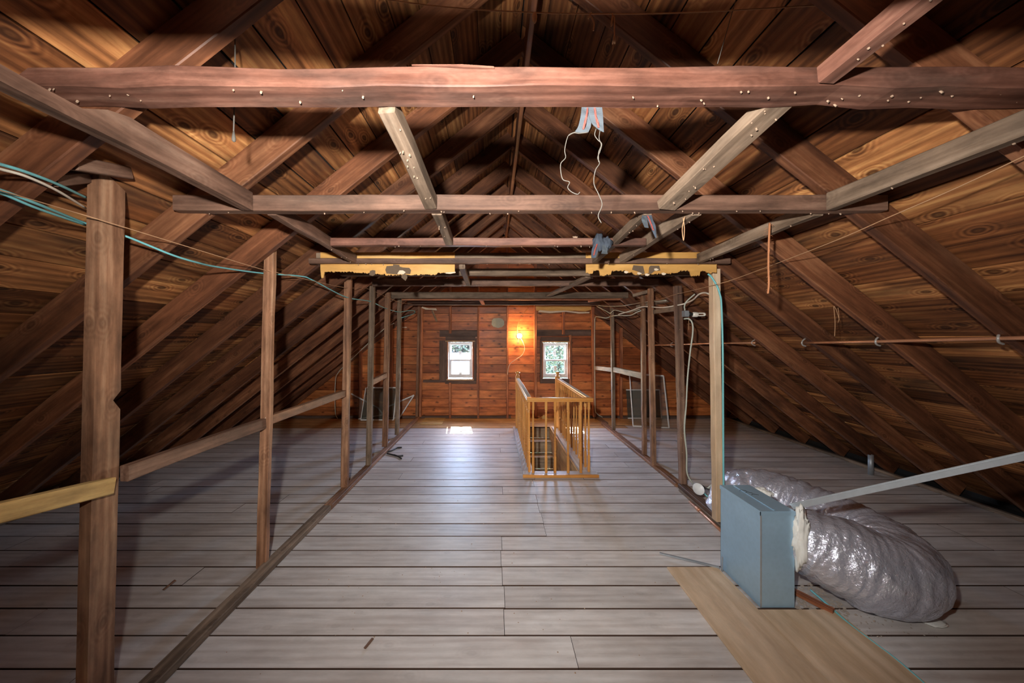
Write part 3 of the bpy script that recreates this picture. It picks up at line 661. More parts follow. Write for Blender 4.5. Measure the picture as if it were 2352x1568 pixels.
# ------------------------------------------------------------------ stair opening, railing
stair = empty('staircase', (.75, 5.2, -2.2), 'steep stair going down through the floor opening inside the railing', 'staircase')
for i in range(1, 11):
    ya = HY1-.22*(i-1); zt = -.2*i
    box('tread', (HX0+.002, ya-.24, zt-.028), (HX1-.022, ya-.002, zt), M['tread'], stair, 'X', ch=.004)
    box('riser', (HX0+.002, ya-.001, zt), (HX1-.022, ya+.016, zt+.2-(.03 if i > 1 else .022)), M['tread'], stair, 'X')
for (lo, hi, ax) in (((HX1-.02, HY0, -2.3), (HX1, HY1+.03, -.001), 'Y'), ((HX0-.02, HY0, -2.3), (HX0, HY1+.03, -.026), 'Y'), ((HX0, HY0-.02, -2.3), (HX1, HY0, -.026), 'X')):
    box('wall_board', lo, hi, M['stairwall'], stair, ax)
box('landing', (HX0-.02, 3.4, -2.34), (HX1, HY1+.1, -2.3), M['concrete'], stair, 'Y')
rail = empty('stair_railing', (.78, 4.0, 0), 'honey oak stair railing with turned balusters round the floor opening', 'railing')
for (lo, hi, ax) in (((.34, 3.985, .002), (1.215, 4.088, .034), 'X'), ((.34, 4.09, .002), (.468, 6.14, .034), 'Y'), ((1.037, 4.09, .002), (1.20, 6.14, .034), 'Y')):
    box('base_board', lo, hi, M['paint'], rail, ax, ch=.003)
box('nosing', (.333, 3.958, .002), (1.217, 3.984, .036), M['oak'], rail, 'X', ch=.004)
def baluster_mesh():
    V = []; Fs = []
    def ring(r, h, sq):
        b0 = len(V)
        for k in range(8):
            th = 2*math.pi*k/8+math.pi/8
            if sq:
                x = max(-1, min(1, math.cos(th)*1.45)); y = max(-1, min(1, math.sin(th)*1.45)); V.append((h, x*r, y*r))
            else: V.append((h, r*math.cos(th), r*math.sin(th)))
        if b0:
            for k in range(8): Fs.append((b0-8+k, b0-8+(k+1) % 8, b0+(k+1) % 8, b0+k))
    H = .845
    for (r, h, sq) in ((.0155, 0, 1), (.0155, .19, 1), (.011, .20, 0), (.0165, .207, 0), (.010, .215, 0), (.0155, .224, 0), (.0155, .235, 0), (.010, .245, 0), (.014, .262, 0), (.0155, .30, 0), (.013, .36, 0), (.010, .372, 0), (.0145, .382, 0), (.010, .392, 0), (.0095, .41, 0), (.012, .47, 0), (.0125, .56, 0), (.010, .70, 0), (.0135, .706, 0), (.010, .712, 0), (.014, .722, 0), (.011, .730, 0), (.0155, .745, 1), (.0155, H, 1)):
        ring(r, h, sq)
    Fs.append(tuple(range(8))[::-1]); n = len(V); Fs.append(tuple(range(n-8, n)))
    me = bpy.data.meshes.new('baluster'); me.from_pydata(V, [], Fs); me.materials.append(M['oak']); me.update(); return me
bme = baluster_mesh()
brot = frame_from((0, 0, 0), (0, 0, 1), (0, 1, 0))
spots = [(P(px, 1088, 4.035).x, 4.035) for px in (1224.5, 1254.3, 1274.8, 1304.8, 1334)]
spots += [(.418, 4.07+.152*i) for i in range(13)]+[(1.128, 4.07+.152*i) for i in range(13)]
for (x, yv) in spots:
    o = bpy.data.objects.new('baluster', bme); o.matrix_basis = Matrix.Translation((x, yv, .034)) @ brot; link(o, rail)
def handrail(A, B, w=.062, h=.044):
    A = Vector(A); B = Vector(B); L = (B-A).length; m = frame_from(A, B)
    sec = [(-.5, 0), (.5, 0), (.5, .28), (.42, .40), (.5, .55), (.5, .85), (.40, 1), (-.40, 1), (-.5, .85), (-.5, .55), (-.42, .40), (-.5, .28)]
    V = [(0, a*w, c*h) for a, c in sec]+[(L, a*w, c*h) for a, c in sec]; n = len(sec)
    Fs = [(i, (i+1) % n, (i+1) % n+n, i+n) for i in range(n)]+[tuple(range(n))[::-1], tuple(range(n, 2*n))]
    mesh('handrail', V, Fs, M['oak'], rail, m)
handrail((.388, 4.035, .876), (1.162, 4.035, .876)); handrail((.418, 4.067, .876), (.418, 6.03, .876)); handrail((1.128, 4.067, .876), (1.128, 6.03, .876))
for x in (.418, 1.128):
    nw = timber('newel_post', (x, 6.075, .002), (x, 6.075, .955), .075, .075, M['oak'], rail, up=(0, 1, 0), jit=0, ch=.004)
    lathe('finial', [(.020, 0), (.028, .006), (.030, .014), (.018, .022), (.022, .034), (.036, .046), (.038, .058), (.030, .070), (.012, .076)], (x, 6.075, .955), M['oak'], nw, sides=16)
# dust on the rails is the painters' grey: thin dusty strips
for (a, c) in (((.418, 4.10, .9205), (.418, 6.0, .9205)), ((1.128, 4.10, .9205), (1.128, 6.0, .9205))):
    timber('dust_film', a, c,   .046, .001, M['dust'], rail, jit=0, ch=0)

# ------------------------------------------------------------------ galvanised box
bx = empty('metal_plenum_box', (1.69, 2.22, 0), 'tall galvanised sheet metal box with a flanged lid, standing on the floor', 'duct box')
X0, X1, YA, YB, ZT = 1.592, 1.795, 2.04, 2.40, .585
box('side_panel', (X0, YA+.002, .012), (X0+.002, YB, ZT), M['sheetmetal'], bx, 'Y')
box('front_panel', (X0, YA, .012), (X1, YA+.002, ZT), M['sheetmetal'], bx, 'X')
box('back_panel', (X0, YB-.002, .0), (X1, YB, ZT), M['sheetmetal'], bx, 'X')
box('side_panel', (X1-.002, YA+.002, .012), (X1, YB-.002, ZT), M['sheetmetal'], bx, 'Y')
lid = box('lid', (X0-.003, YA-.003, ZT), (X1+.003, YB+.003, ZT+.004), M['sheetmetal'], bx, 'Y')
box('lid_flange', (X0-.004, YA-.004, ZT-.022), (X0-.0005, YB+.003, ZT), M['sheetmetal'], bx, 'Y')
box('lid_flange', (X0-.004, YA-.004, ZT-.022), (X1+.004, YA-.0005, ZT), M['sheetmetal'], bx, 'X')
box('seam', (1.675, YA+.01, ZT+.004), (1.683, YB-.01, ZT+.008), M['sheetmetal'], bx, 'Y')
box('corner_seam', (X0-.003, YA-.003, .012), (X0+.006, YA, ZT-.022), M['galv'], bx, 'Z')
multi_tube('pencil_marks', [[(1.655+.018*i, 2.30-.03*i, ZT+.0085), (1.672+.018*i, 2.315-.03*i, ZT+.0085), (1.70+.018*i, 2.30-.03*i, ZT+.0085)] for i in range(3)], .0012, M['black'], bx, 4, 3)

# ------------------------------------------------------------------ insulated flexible ducts
def duct(name, label, pts, rad, seed, nl=26, sides=72, squash=1.0):
    path = smooth_path(pts, nl); o0 = path[0].copy(); N = len(path)
    L = [0]
    for a, c in zip(path, path[1:]): L.append(L[-1]+(c-a).length)
    V, Fs = tube_geo([p-o0 for p in path], rad, sides)
    # wrinkle it
    out = []; tw = 2*math.pi/sides
    for i in range(N):
        c = path[i]-o0; s = L[i]
        t = (path[min(i+1, N-1)]-path[max(i-1, 0)]).normalized()
        bend = (path[min(i+6, N-1)]-path[i]).normalized()-(path[i]-path[max(i-6, 0)]).normalized()
        for k in range(sides):
            v = V[i*sides+k]; d = v-c; r = d.length; dn = d/r
            p = path[i]+d
            inner = max(0.0, dn.dot(bend))*2.0
            w = math.sin(s*88+7*noise.noise(p*3.5+Vector((seed, 0, 0)))+1.5*math.sin(k*.35))*(.0022+.012*min(1, inner))*(.4+1.2*abs(noise.noise(p*6)))
            w += .016*noise.noise(p*5.0+Vector((seed, 3, 1)))+.012*abs(noise.noise(Vector((s*14, math.cos(k*tw)*1.3, math.sin(k*tw)*1.3))))+.012*noise.noise(Vector((s*34, math.cos(k*tw)*1.6+5, math.sin(k*tw)*1.6)))+.004*noise.noise(p*30.0)
            out.append(c+dn*(r+w))
    o = mesh(name, out, Fs, M['foil'], None, Matrix.Translation(o0), smooth=True); tag(o, label, 'duct'); return o
duct('flexible_duct', 'fat silver foil duct looping from the metal box side round to the floor behind it', [(1.80, 2.22, .37), (1.93, 2.16, .36), (2.10, 2.08, .30), (2.28, 2.03, .235), (2.46, 2.10, .215), (2.56, 2.30, .215), (2.52, 2.54, .23), (2.42, 2.74, .26), (2.28, 2.90, .28), (2.15, 3.00, .22), (2.10, 3.03, .06)], lambda t: .150+.072*min(1, t*5)-.06*max(0, t-.55), 2.0)
# white insulation squeezed out at the collar
def fluff(name, label, c, size, seed, mat='fluff', sub=4, amp=.35, fine=.12):
    import bmesh
    bm = bmesh.new(); bmesh.ops.create_icosphere(bm, subdivisions=sub, radius=1)
    for v in bm.verts:
        p = v.co.copy(); d = 1+amp*noise.noise(p*1.8+Vector((seed, 0, 0)))+fine*noise.noise(p*7+Vector((0, seed, 0)))+.06*noise.noise(p*19)
        v.co = Vector((p.x*size[0]*d, p.y*size[1]*d, p.z*size[2]*d))
    me = bpy.data.meshes.new(name); bm.to_mesh(me); bm.free(); me.materials.append(M[mat])
    me.polygons.foreach_set('use_smooth', [True]*len(me.polygons))
    o = bpy.data.objects.new(name, me); o.location = c; link(o); 
    if label: tag(o, label, 'insulation')
    return o
fluff('insulation_wool', 'white fluffy insulation bulging out between metal box and fat duct', (1.822, 2.035, .43), (.048, .034, .165), 3, amp=.5, fine=.3)
fluff('insulation_wool', 'white insulation tuft poking over the far corner of the metal box', (1.85, 2.36, .55), (.06, .05, .035), 8)
fluff('insulation_wool', 'small white insulation scrap on the floor past the fat duct', (2.50, 1.93, .012), (.06, .03, .010), 12, sub=3)
o = timber('metal_strut', P(1818, 1163, 2.085), P(2420, 1032, 1.45), .004, .035, M['galv'], None, jit=0, ch=0); tag(o, 'long galvanised angle strut reaching from the metal box top out of the photo', 'strut')
timber('flange', P(1818, 1163, 2.085)+Vector((.012, 0, .017)), P(2420, 1032, 1.45)+Vector((.012, 0, .017)), .028, .003, M['galv'], o, jit=0, ch=0)
# plywood sheets
o = box('plywood_sheet', (1.216, .35, .002), (1.568, 2.40, .014), M['ply'], None, 'Y', ch=.001); tag(o, 'plywood sheet on the floor running along under the metal box', 'plywood')
o = box('plywood_sheet', (1.571, .35, .002), (2.02, 2.025, .013), M['ply'], None, 'Y', ch=.001); tag(o, 'wider plywood sheet ending at the foot of the metal box', 'plywood')
o = timber('wood_scrap', (1.83, 2.28, .02), (1.99, 2.00, .02), .035, .03, M['walltrim'], None); tag(o, 'reddish wood scrap under the fat duct beside the metal box', 'wood scrap')
V = []; Fs = []
for i in range(260):
    x = R.uniform(1.81, 2.12); yv = R.uniform(1.99, 2.25)+.0*x; s = R.uniform(.003, .011)
    if R.random() < .2: x = R.uniform(2.0, 2.4); yv = R.uniform(1.85, 2.0); s *= .5
    b0 = len(V); h = s*R.uniform(.5, 1.2)
    for (dx, dy, dz) in ((-s, -s*.7, 0), (s*.8, -s, 0), (s, s*.9, 0), (-s*.7, s, 0), (R.uniform(-s, s)*.3, R.uniform(-s, s)*.3, h)): V.append((x+dx-1.9, yv+dy-2.1, dz))
    Fs += [tuple(b0+j for j in f) for f in ((0, 1, 4), (1, 2, 4), (2, 3, 4), (3, 0, 4), (3, 2, 1, 0))]
o = mesh('debris', V, Fs, M['debris'], None, Matrix.Translation((1.9, 2.1, .002))); tag(o, 'crumbs of insulation and plaster by the foot of the metal box', 'debris', kind='stuff')
V = []; Fs = []
for i in range(330):
    yv = R.uniform(1.3, 6.3); x = R.uniform(-1.4, 1.9); s = R.uniform(.0015, .0045)
    if HX0-.2 < x < HX1+.2 and yv > 3.9: continue
    b0 = len(V)
    for (dx, dy, dz) in ((-s, -s*.7, 0), (s*.8, -s, 0), (s, s*.9, 0), (-s*.7, s, 0), (0, 0, s*.8)): V.append((x+dx, yv+dy-2, dz))
    Fs += [tuple(b0+j for j in f) for f in ((0, 1, 4), (1, 2, 4), (2, 3, 4), (3, 0, 4), (3, 2, 1, 0))]
o = mesh('plaster_crumbs', V, Fs, M['chip'], None, Matrix.Translation((0, 2, .002))); tag(o, 'tiny pale plaster crumbs scattered over the grey floorboards', 'debris', kind='stuff')
# thin strip lying by the box, vertical bit
o = timber('metal_strip', fl(1515, 1276)+Vector((0, 0, .02)), fl(1652, 1309)+Vector((0, 0, .02)), .014, .010, M['galv'], None, jit=0, ch=0); tag(o, 'thin pale metal strip lying on the floor toward the metal box', 'strip')
timber('tab', Vector((1.575, 2.36, .012)), Vector((1.578, 2.36, .11)), .004, .012, M['galv'], o, jit=0, ch=0)
# vent pipe stub by the eave
o = lathe('vent_pipe', [(.026, 0), (.026, .235), (.022, .235), (.022, .20)], (4.48, 4.06, .002), M['galv'], sides=18); tag(o, 'short galvanised pipe stub standing by the low roof edge', 'pipe')
# junction plate with wires
jb = empty('junction_box', fl(1608, 1150)+Vector((0, 0, 0)), 'pale round cover plate on black fitting, lying by the dark floor plate', 'junction box')
c = P(1604, 1123, 3.25)
lathe('cover_plate', [(.052, 0), (.054, .004), (.052, .008)], c+Vector((0, 0, .0)), M['alum'], jb, axis=(.75, .55, -.1), sides=22)
lathe('fitting', [(.036, .009), (.036, .06), (.022, .065), (.02, .10)], c, M['black'], jb, axis=(.75, .55, -.1), sides=16)
tube('wire', [c+Vector((.05, .05, .0)), c+Vector((.12, .06, -.02)), c+Vector((.17, .02, .06)), c+Vector((.21, -.05, .16)), c+Vector((.26, -.1, .20))], .007, M['greycable'], jb)
tube('wire', [c+Vector((.05, .05, -.01)), c+Vector((.10, .02, -.08)), c+Vector((.18, -.08, -.12)), c+Vector((.26, -.2, -.12))], .007, M['teal'], jb)
tube('wire', [c+Vector((.06, .06, 0)), c+Vector((.16, 0, -.01)), c+Vector((.22, -.02, .14)), c+Vector((.36, -.15, .18)), c+Vector((.5, -.4, .10))], .008, M['black'], jb)

# ------------------------------------------------------------------ cables, pipes, lines
def cable(label, pts, r, mat, name='cable', cat='cable'):
    o = tube(name, pts, r, M[mat]); tag(o, label, cat); return o
cable('upper teal cable sagging in from the frame edge to the nearest post', [P(-60, 362, .98), P(0, 377, 1.06), P(60, 395, 1.13), P(130, 422, 1.25), P(200, 455, 1.46)], .0052, 'teal')
cable('cream cable sagging between the two teal ones at the nearest post', [P(-60, 370, 1.00), P(0, 388, 1.07), P(60, 405, 1.14), P(130, 437, 1.26), P(197, 478, 1.47)], .0048, 'whitecable')
cable('lower teal cable running past the nearest post to the far left posts', [P(-60, 420, 1.02), P(0, 436, 1.10), P(90, 470, 1.22), P(197, 513, 1.48), P(285, 541, 1.57), P(345, 565, 1.65), P(400, 587, 1.74), P(450, 602, 1.87), P(500, 613, 2.08), P(600, 627, 2.46), P(690, 634, 2.8), P(720, 644, 2.95), P(795, 682, 3.55), P(850, 692, 4.2), P(886, 708, 4.9), P(916, 716, 5.5), P(940, 713, 5.8), P(952, 714, 6.0), P(950, 720, 5.9), P(930, 727, 5.6), P(921, 730, 5.55)], .0052, 'teal')
cable('second teal strand lying along the lower teal cable', [P(-60, 428, 1.04), P(0, 443, 1.11), P(90, 480, 1.23), P(197, 517, 1.475)], .0048, 'teal')
cable('thin pale cable dropping down the low roof behind the posts', [P(905, 742, 6.2), P(880, 757, 6.2), P(810, 822, 6.3), P(777, 855, 6.4), P(770, 880, 6.5), P(770, 945, 6.6), P(776, 962, 6.7)], .006, 'greycable')
cable('teal cable stapled down the yellowish post to the floor', [P(1626, 629, 2.90), P(1634, 636, 2.90), P(1646, 655, 2.895), P(1653, 674, 2.89), P(1657, 700, 2.89), P(1660, 800, 2.89), P(1661, 960, 2.89), P(1662, 1108, 2.89), P(1664, 1135, 2.95)], .0075, 'teal')
cable('grey cable from the lamp post arching to the yellowish post', [P(1420, 722, 4.9), P(1450, 713, 4.7), P(1478, 704, 4.45), P(1520, 706, 4.0), P(1560, 700, 3.66), P(1575, 696, 3.60), P(1592, 688, 3.4), P(1605, 676, 3.2), P(1618, 672, 3.1), P(1630, 676, 3.0), P(1637, 684, 2.99)], .0075, 'whitecable')
cable('grey cable looping from the energy-saving lamp down the dark post to the floor', [P(1571, 732, 3.66), P(1582, 732, 3.62), P(1590, 742, 3.6), P(1591, 765, 3.6), P(1585, 810, 3.62), P(1579, 870, 3.63), P(1576, 930, 3.64), P(1572, 985, 3.64), P(1577, 1040, 3.64), P(1578, 1085, 3.64), P(1590, 1108, 3.6), P(1602, 1120, 3.4)], .008, 'greycable')
cable('grey cable from the socket of the energy-saving lamp up to the rafter', [P(1573, 712, 3.62), P(1572, 703, 3.6), P(1577, 692, 3.58), P(1596, 675, 3.55)], .007, 'greycable')
cable('pale cable looping between the paired posts and the far wall post', [P(1367, 730, 6.7), P(1369, 727, 6.6), P(1380, 728, 6.2), P(1392, 730, 6.0), P(1404, 726, 5.9), P(1420, 724, 5.3), P(1447, 724, 4.9), P(1462, 717, 4.7), P(1478, 711, 4.62)], .0075, 'greycable')
cable('pale cable dropping beside the last post by the second window', [P(1367, 730, 6.72), P(1366, 745, 6.75), P(1366, 850, 6.78), P(1367, 935, 6.78), P(1372, 950, 6.78), P(1384, 958, 6.76)], .007, 'greycable')
cable('pale cable high between slim post and paired posts', [P(1372, 704, 6.4), P(1392, 714, 6.0), P(1402, 719, 5.85), P(1412, 712, 5.6), P(1440, 717, 5.0), P(1475, 708, 4.66)], .0075, 'greycable')
cable('pale thin cable draped along the upper far-right posts', [P(1372, 701, 6.4), P(1392, 703, 6.0), P(1430, 702, 5.2), P(1478, 694, 4.66), P(1530, 690, 3.9)], .005, 'greycable')
cable('teal cable trailing over floor and plywood from under the fat duct', [fl(1862, 1362)+Vector((0, 0, .02)), fl(1900, 1395)+Vector((0, 0, .02)), fl(1955, 1440)+Vector((0, 0, .010)), fl(2010, 1482)+Vector((0, 0, .010)), fl(2060, 1520)+Vector((0, 0, .010)), fl(2140, 1590)+Vector((0, 0, .010)), fl(2250, 1700)+Vector((0, 0, .010))], .006, 'teal')
o = tube('copper_pipe', [P(1487, 793, 5.97), P(1560, 791, 4.95), P(1640, 788, 4.16), P(1735, 787, 3.50)], .010, M['copper'], straight=True); tag(o, 'far length of copper pipe clipped at eye height behind the posts', 'pipe')
for (px, py, zz) in ((1541, 791.5, 5.2), (1728, 787, 3.55)):
    c = P(px, py, zz); tube('clip', [c+Vector((.03, .0, .035)), c+Vector((0, -.004, .018)), c+Vector((-.014, -.008, 0)), c+Vector((0, -.004, -.018)), c+Vector((.03, 0, -.03))], .005, M['clip'], o)
o = tube('copper_pipe', [P(1843, 787, 2.965), P(2012, 784, 2.39), P(2292, 777, 1.81), P(2460, 774, 1.57)], .011, M['copper'], straight=True); tag(o, 'near length of copper pipe clipped across the low rafters', 'pipe')
for (px, py, zz) in ((1843, 787, 2.96), (2012, 784, 2.39), (2292, 777, 1.81)):
    c = P(px, py, zz); tube('clip', [c+Vector((.03, .0, .040)), c+Vector((0, -.004, .020)), c+Vector((-.014, -.010, 0)), c+Vector((0, -.004, -.020)), c+Vector((.03, 0, -.03))], .006, M['clip'], o)
def line(label, pts, r, mat='string', cat='string', name='string'):
    o = tube(name, pts, r, M[mat], sides=6); tag(o, label, cat); return o
line('thin tan line running along all the posts on the notched post side', [P(-40, 425, 1.02), P(0, 437, 1.08), P(170, 487, 1.36), P(283, 521, 1.50), P(600, 618, 2.36), P(636, 626, 2.45), P(790, 660, 3.5), P(835, 661, 4.1), P(860, 669, 4.4), P(890, 683, 4.9), P(922, 695, 5.5), P(958, 699, 6.8)], .0022)
line('thin tan line slanting from the far posts up to the photo edge past the rope', [P(1370, 704, 6.8), P(1410, 704, 5.8), P(1500, 690, 4.2), P(1552, 676, 3.66), P(1638, 655, 2.9), P(1700, 636, 2.7), P(1900, 560, 1.93), P(2050, 495, 1.60), P(2200, 430, 1.36), P(2400, 336, 1.12)], .0022)
o = line('tan clothesline sagging high across in front of the ridge', [P(830, -10, 1.34), P(1000, 14, 1.34), P(1200, 28, 1.34), P(1400, 32, 1.34), P(1600, 28, 1.34), P(1920, 10, 1.34)], .0026, name='clothesline')
fluffk = lathe('knot', [(.002, 0), (.008, .01), (.010, .03), (.006, .04)], P(1228, 54, 1.33), M['string'], o, axis=(0, 0, 1), sides=8)
multi_tube('knotted_ends', [[P(1358, 30, 1.335), P(1352, 42, 1.33), P(1356, 36, 1.325), P(1364, 52, 1.33), P(1363, 70, 1.33)], [P(1407, 31, 1.335), P(1404, 60, 1.33), P(1410, 36, 1.325), P(1411, 70, 1.33), P(1412, 100, 1.33)], [P(1411, 80, 1.33), P(1407, 101, 1.33)]], .003, M['string'], o)
line('pale pull string hanging above the thick beam with no knot', [P(541, -20, 1.30), P(540, 60, 1.30), P(540, 160, 1.30)], .0022, 'thread')
o = line('pale string hanging below the thick beam ending in a knot', [P(540, 160, 1.30), P(538, 250, 1.30), P(536, 322, 1.30)], .0026, 'thread'); lathe('knot', [(.002, 0), (.006, .004), (.007, .012), (.003, .04)], P(537, 326, 1.30), M['thread'], o, sides=8)
line('pale cobweb thread rising steeply above the thick beam, short of the leaning brace', [P(1690, 0, 1.35), P(1648, 146, 1.30)], .0014, 'thread')
line('short tan string hanging below the second tie beam end', [P(1573, 497, 1.80), P(1567, 525, 1.80), P(1570, 552, 1.80), P(1572, 525, 1.80), P(1569, 500, 1.80)], .0022)
o = line('frayed rust coloured rope hanging from the thin outer brace', [P(1768, 512, 2.00), P(1766, 560, 2.00), P(1765, 610, 2.00), P(1766, 650, 2.00), P(1764, 674, 2.00)], .0055, 'rope', 'rope', 'rope')
fr = []
for i in range(46):
    yv = 515+i*3.4; c = P(1766, yv, 2.0); a = R.uniform(0, 6.28); L = R.uniform(.006, .014) if 560 < yv < 650 else R.uniform(.01, .03)
    fr.append([c, c+Vector((math.cos(a)*L*.6, math.sin(a)*L*.6, R.uniform(-.004, .004))), c+Vector((math.cos(a)*L, math.sin(a)*L, -R.uniform(0, .01)))])
f_ = multi_tube('frayed_fibres', fr, .0009, M['rope'], o, 3, 2); f_['kind'] = 'stuff'
o = line('faint tan twine ends hanging from the dark low rafter above the copper pipe', [P(1915, 703, 2.42), P(1918, 740, 2.42), P(1917, 772, 2.42)], .0018)
multi_tube('loose_ends', [[P(1925, 706, 2.42), P(1927, 730, 2.42), P(1925, 741, 2.42)], [P(1916, 703, 2.42), P(1921, 712, 2.42), P(1928, 735, 2.42)]], .0015, M['string'], o)

# ------------------------------------------------------------------ webbing rags
def strip(name, pts_l, pts_r, mat, parent, th=.0025):
    "ribbon between two edge polylines, with thickness"
    L = smooth_path(pts_l, 5); Q = smooth_path(pts_r, 5); n = len(L); o0 = L[0].copy(); off = Vector((0, th, 0)); V = []; Fs = []
    for k in range(n):
        mid = (L[k]+Q[k])/2+Vector((0, .003*math.sin(k*.9), 0))
        for v in (L[k], mid, Q[k]): V.append(v-o0)
        for v in (L[k], mid, Q[k]): V.append(v-o0+off)
    for k in range(n-1):
        a = k*6
        for j in (0, 1):
            Fs.append((a+j, a+j+1, a+j+7, a+j+6)); Fs.append((a+3+j, a+9+j, a+10+j, a+4+j))
        Fs.append((a, a+6, a+9, a+3)); Fs.append((a+2, a+5, a+11, a+8))
    Fs.append((0, 3, 4, 1)); Fs.append((1, 4, 5, 2)); a = (n-1)*6; Fs.append((a, a+1, a+4, a+3)); Fs.append((a+1, a+2, a+5, a+4))
    return mesh(name, V, Fs, M[mat], parent, Matrix.Translation(o0), smooth=False)
z1 = 1.165
w = empty('webbing_rag', P(1355, 248, z1), 'two blue-grey webbing tails with salmon stripes hanging from the thick beam', 'rag')
strip('tail', [P(1336, 246, z1), P(1334, 265, z1-.01), P(1328, 290, z1), P(1320, 303, z1)], [P(1356, 246, z1), P(1358, 268, z1-.01), P(1357, 290, z1), P(1351, 304, z1)], 'cloth', w)
strip('stripe', [P(1348, 247, z1-.004), P(1346, 262, z1-.016), P(1341, 282, z1-.010), P(1338, 296, z1-.006)], [P(1351, 247, z1-.004), P(1350, 262, z1-.016), P(1346, 282, z1-.010), P(1342, 296, z1-.006)], 'stripe', w, .002)
strip('tail', [P(1352, 246, z1-.012), P(1353, 265, z1-.016), P(1360, 283, z1-.012), P(1370, 293, z1-.012)], [P(1383, 246, z1-.012), P(1385, 265, z1-.016), P(1386, 285, z1-.012), P(1387, 303, z1-.012)], 'cloth', w)
strip('stripe', [P(1364, 247, z1-.017), P(1367, 268, z1-.021), P(1370, 280, z1-.018), P(1373, 292, z1-.017)], [P(1368, 247, z1-.017), P(1371, 268, z1-.021), P(1375, 280, z1-.018), P(1377, 292, z1-.017)], 'stripe', w, .002)
z2 = z1-.005
multi_tube('frayed_thread', [[P(1322, 303, z2), P(1308, 309, z2), P(1302, 320, z2), P(1297, 345, z2), P(1299, 362, z2), P(1288, 376, z2), P(1289, 400, z2), P(1294, 413, z2), P(1308, 418, z2), P(1304, 430, z2), P(1312, 440, z2), P(1326, 446, z2), P(1332, 441, z2)],
    [P(1350, 304, z2), P(1330, 306, z2), P(1318, 305, z2), P(1306, 311, z2)],
    [P(1369, 296, z2), P(1366, 310, z2), P(1374, 322, z2), P(1382, 330, z2), P(1379, 345, z2), P(1373, 362, z2), P(1377, 375, z2), P(1368, 390, z2), P(1364, 412, z2), P(1366, 428, z2), P(1375, 446, z2), P(1383, 470, z2), P(1374, 495, z2), P(1381, 512, z2)],
    [P(1378, 300, z2), P(1376, 318, z2), P(1381, 333, z2), P(1375, 350, z2), P(1375, 372, z2)]], .0016, M['thread'], w)
z3 = 1.79
w = empty('webbing_rag', P(1490, 500, z3), 'torn blue-grey webbing rag hanging under the second tie beam', 'rag')
strip('tail', [P(1475, 494, z3), P(1474, 505, z3-.02), P(1481, 522, z3)], [P(1486, 494, z3), P(1487, 508, z3-.02), P(1490, 523, z3)], 'cloth', w)
strip('tail', [P(1484, 494, z3-.01), P(1488, 505, z3-.03), P(1496, 524, z3-.02), P(1505, 545, z3-.02)], [P(1497, 494, z3-.01), P(1500, 505, z3-.03), P(1506, 520, z3-.02), P(1508, 546, z3-.02)], 'clothdark', w)
strip('stripe', [P(1486, 495, z3-.02), P(1492, 508, z3-.04), P(1499, 528, z3-.03)], [P(1489, 495, z3-.02), P(1495, 508, z3-.04), P(1502, 529, z3-.03)], 'stripe', w, .002)
z4 = 2.25
w = empty('webbing_rag', P(1378, 560, z4), 'crumpled dark webbing wad draped over the short reddish collar beam', 'rag')
c1 = fluff('wad', None, P(1374, 556, z4), (.034, .030, .052), 21, 'clothdark', 3, .6, .4); c1.parent = w; c1.matrix_parent_inverse = world_of(w).inverted()
c1 = fluff('wad', None, P(1393, 559, z4), (.030, .030, .046), 25, 'clothdark', 3, .6, .4); c1.parent = w; c1.matrix_parent_inverse = world_of(w).inverted()
strip('tail', [P(1364, 560, z4-.02), P(1359, 575, z4-.03), P(1358, 592, z4-.02)], [P(1376, 562, z4-.02), P(1374, 576, z4-.03), P(1368, 592, z4-.02)], 'clothdark', w)
strip('tail', [P(1384, 560, z4-.02), P(1383, 575, z4-.03), P(1381, 582, z4-.02)], [P(1397, 562, z4-.02), P(1395, 576, z4-.03), P(1396, 583, z4-.02)], 'cloth', w)
strip('stripe', [P(1370, 560, z4-.03), P(1365, 575, z4-.04), P(1362, 586, z4-.03)], [P(1373, 560, z4-.03), P(1368, 575, z4-.04), P(1365, 586, z4-.03)], 'stripe', w, .002)
o = fluff('insulation_wool', 'pinkish tuft sitting on the short reddish collar beam', P(1322, 546, 2.31), (.016, .012, .012), 31, 'chip', 3, .6, .5)

# ------------------------------------------------------------------ lamps
lp = empty('wall_lamp', P(1193.5, 770, 6.95), 'lit round bulb in a porcelain holder on the far wall boards', 'lamp')
c = P(1193.5, 771, 6.90)
lathe('holder', [(.062, 0), (.062, .012), (.050, .02), (.040, .045), (.030, .050)], Vector((c.x, 6.985, c.z)), M['porcelain'], lp, axis=(0, -1, 0), sides=22)
lathe('bulb', [(.016, 0), (.018, .01), (.030, .035), (.042, .060), (.046, .080), (.042, .100), (.028, .116), (.010, .123)], Vector((c.x, 6.935, c.z)), M['bulb'], lp, axis=(0, -1, 0), sides=22)
tube('pull_chain', [Vector((c.x-.02, 6.93, c.z-.04)), Vector((c.x-.022, 6.925, c.z-.10)), Vector((c.x-.022, 6.925, c.z-.14))], .0022, M['string'], lp)
b_ = P(1190, 787, 6.93); box('pull_block', (b_.x-.022, 6.915, b_.z-.02), (b_.x+.022, 6.945, b_.z+.02), M['walldark'], lp, 'X', ch=.003)
cable('brown cable curving up from the lit wall bulb', [P(1189, 764, 6.95), P(1188, 752, 6.93), P(1192, 738, 6.9), P(1201, 722, 6.88), P(1213, 705, 6.85)], .006, 'rope')
cable('pale cable curving down from the lit wall bulb across a stud', [P(1196, 776, 6.95), P(1202, 788, 6.9), P(1205, 801, 6.9), P(1199, 815, 6.9), P(1185, 825, 6.89), P(1174, 833, 6.9), P(1168, 843, 6.9), P(1166, 860, 6.9)], .005, 'whitecable')
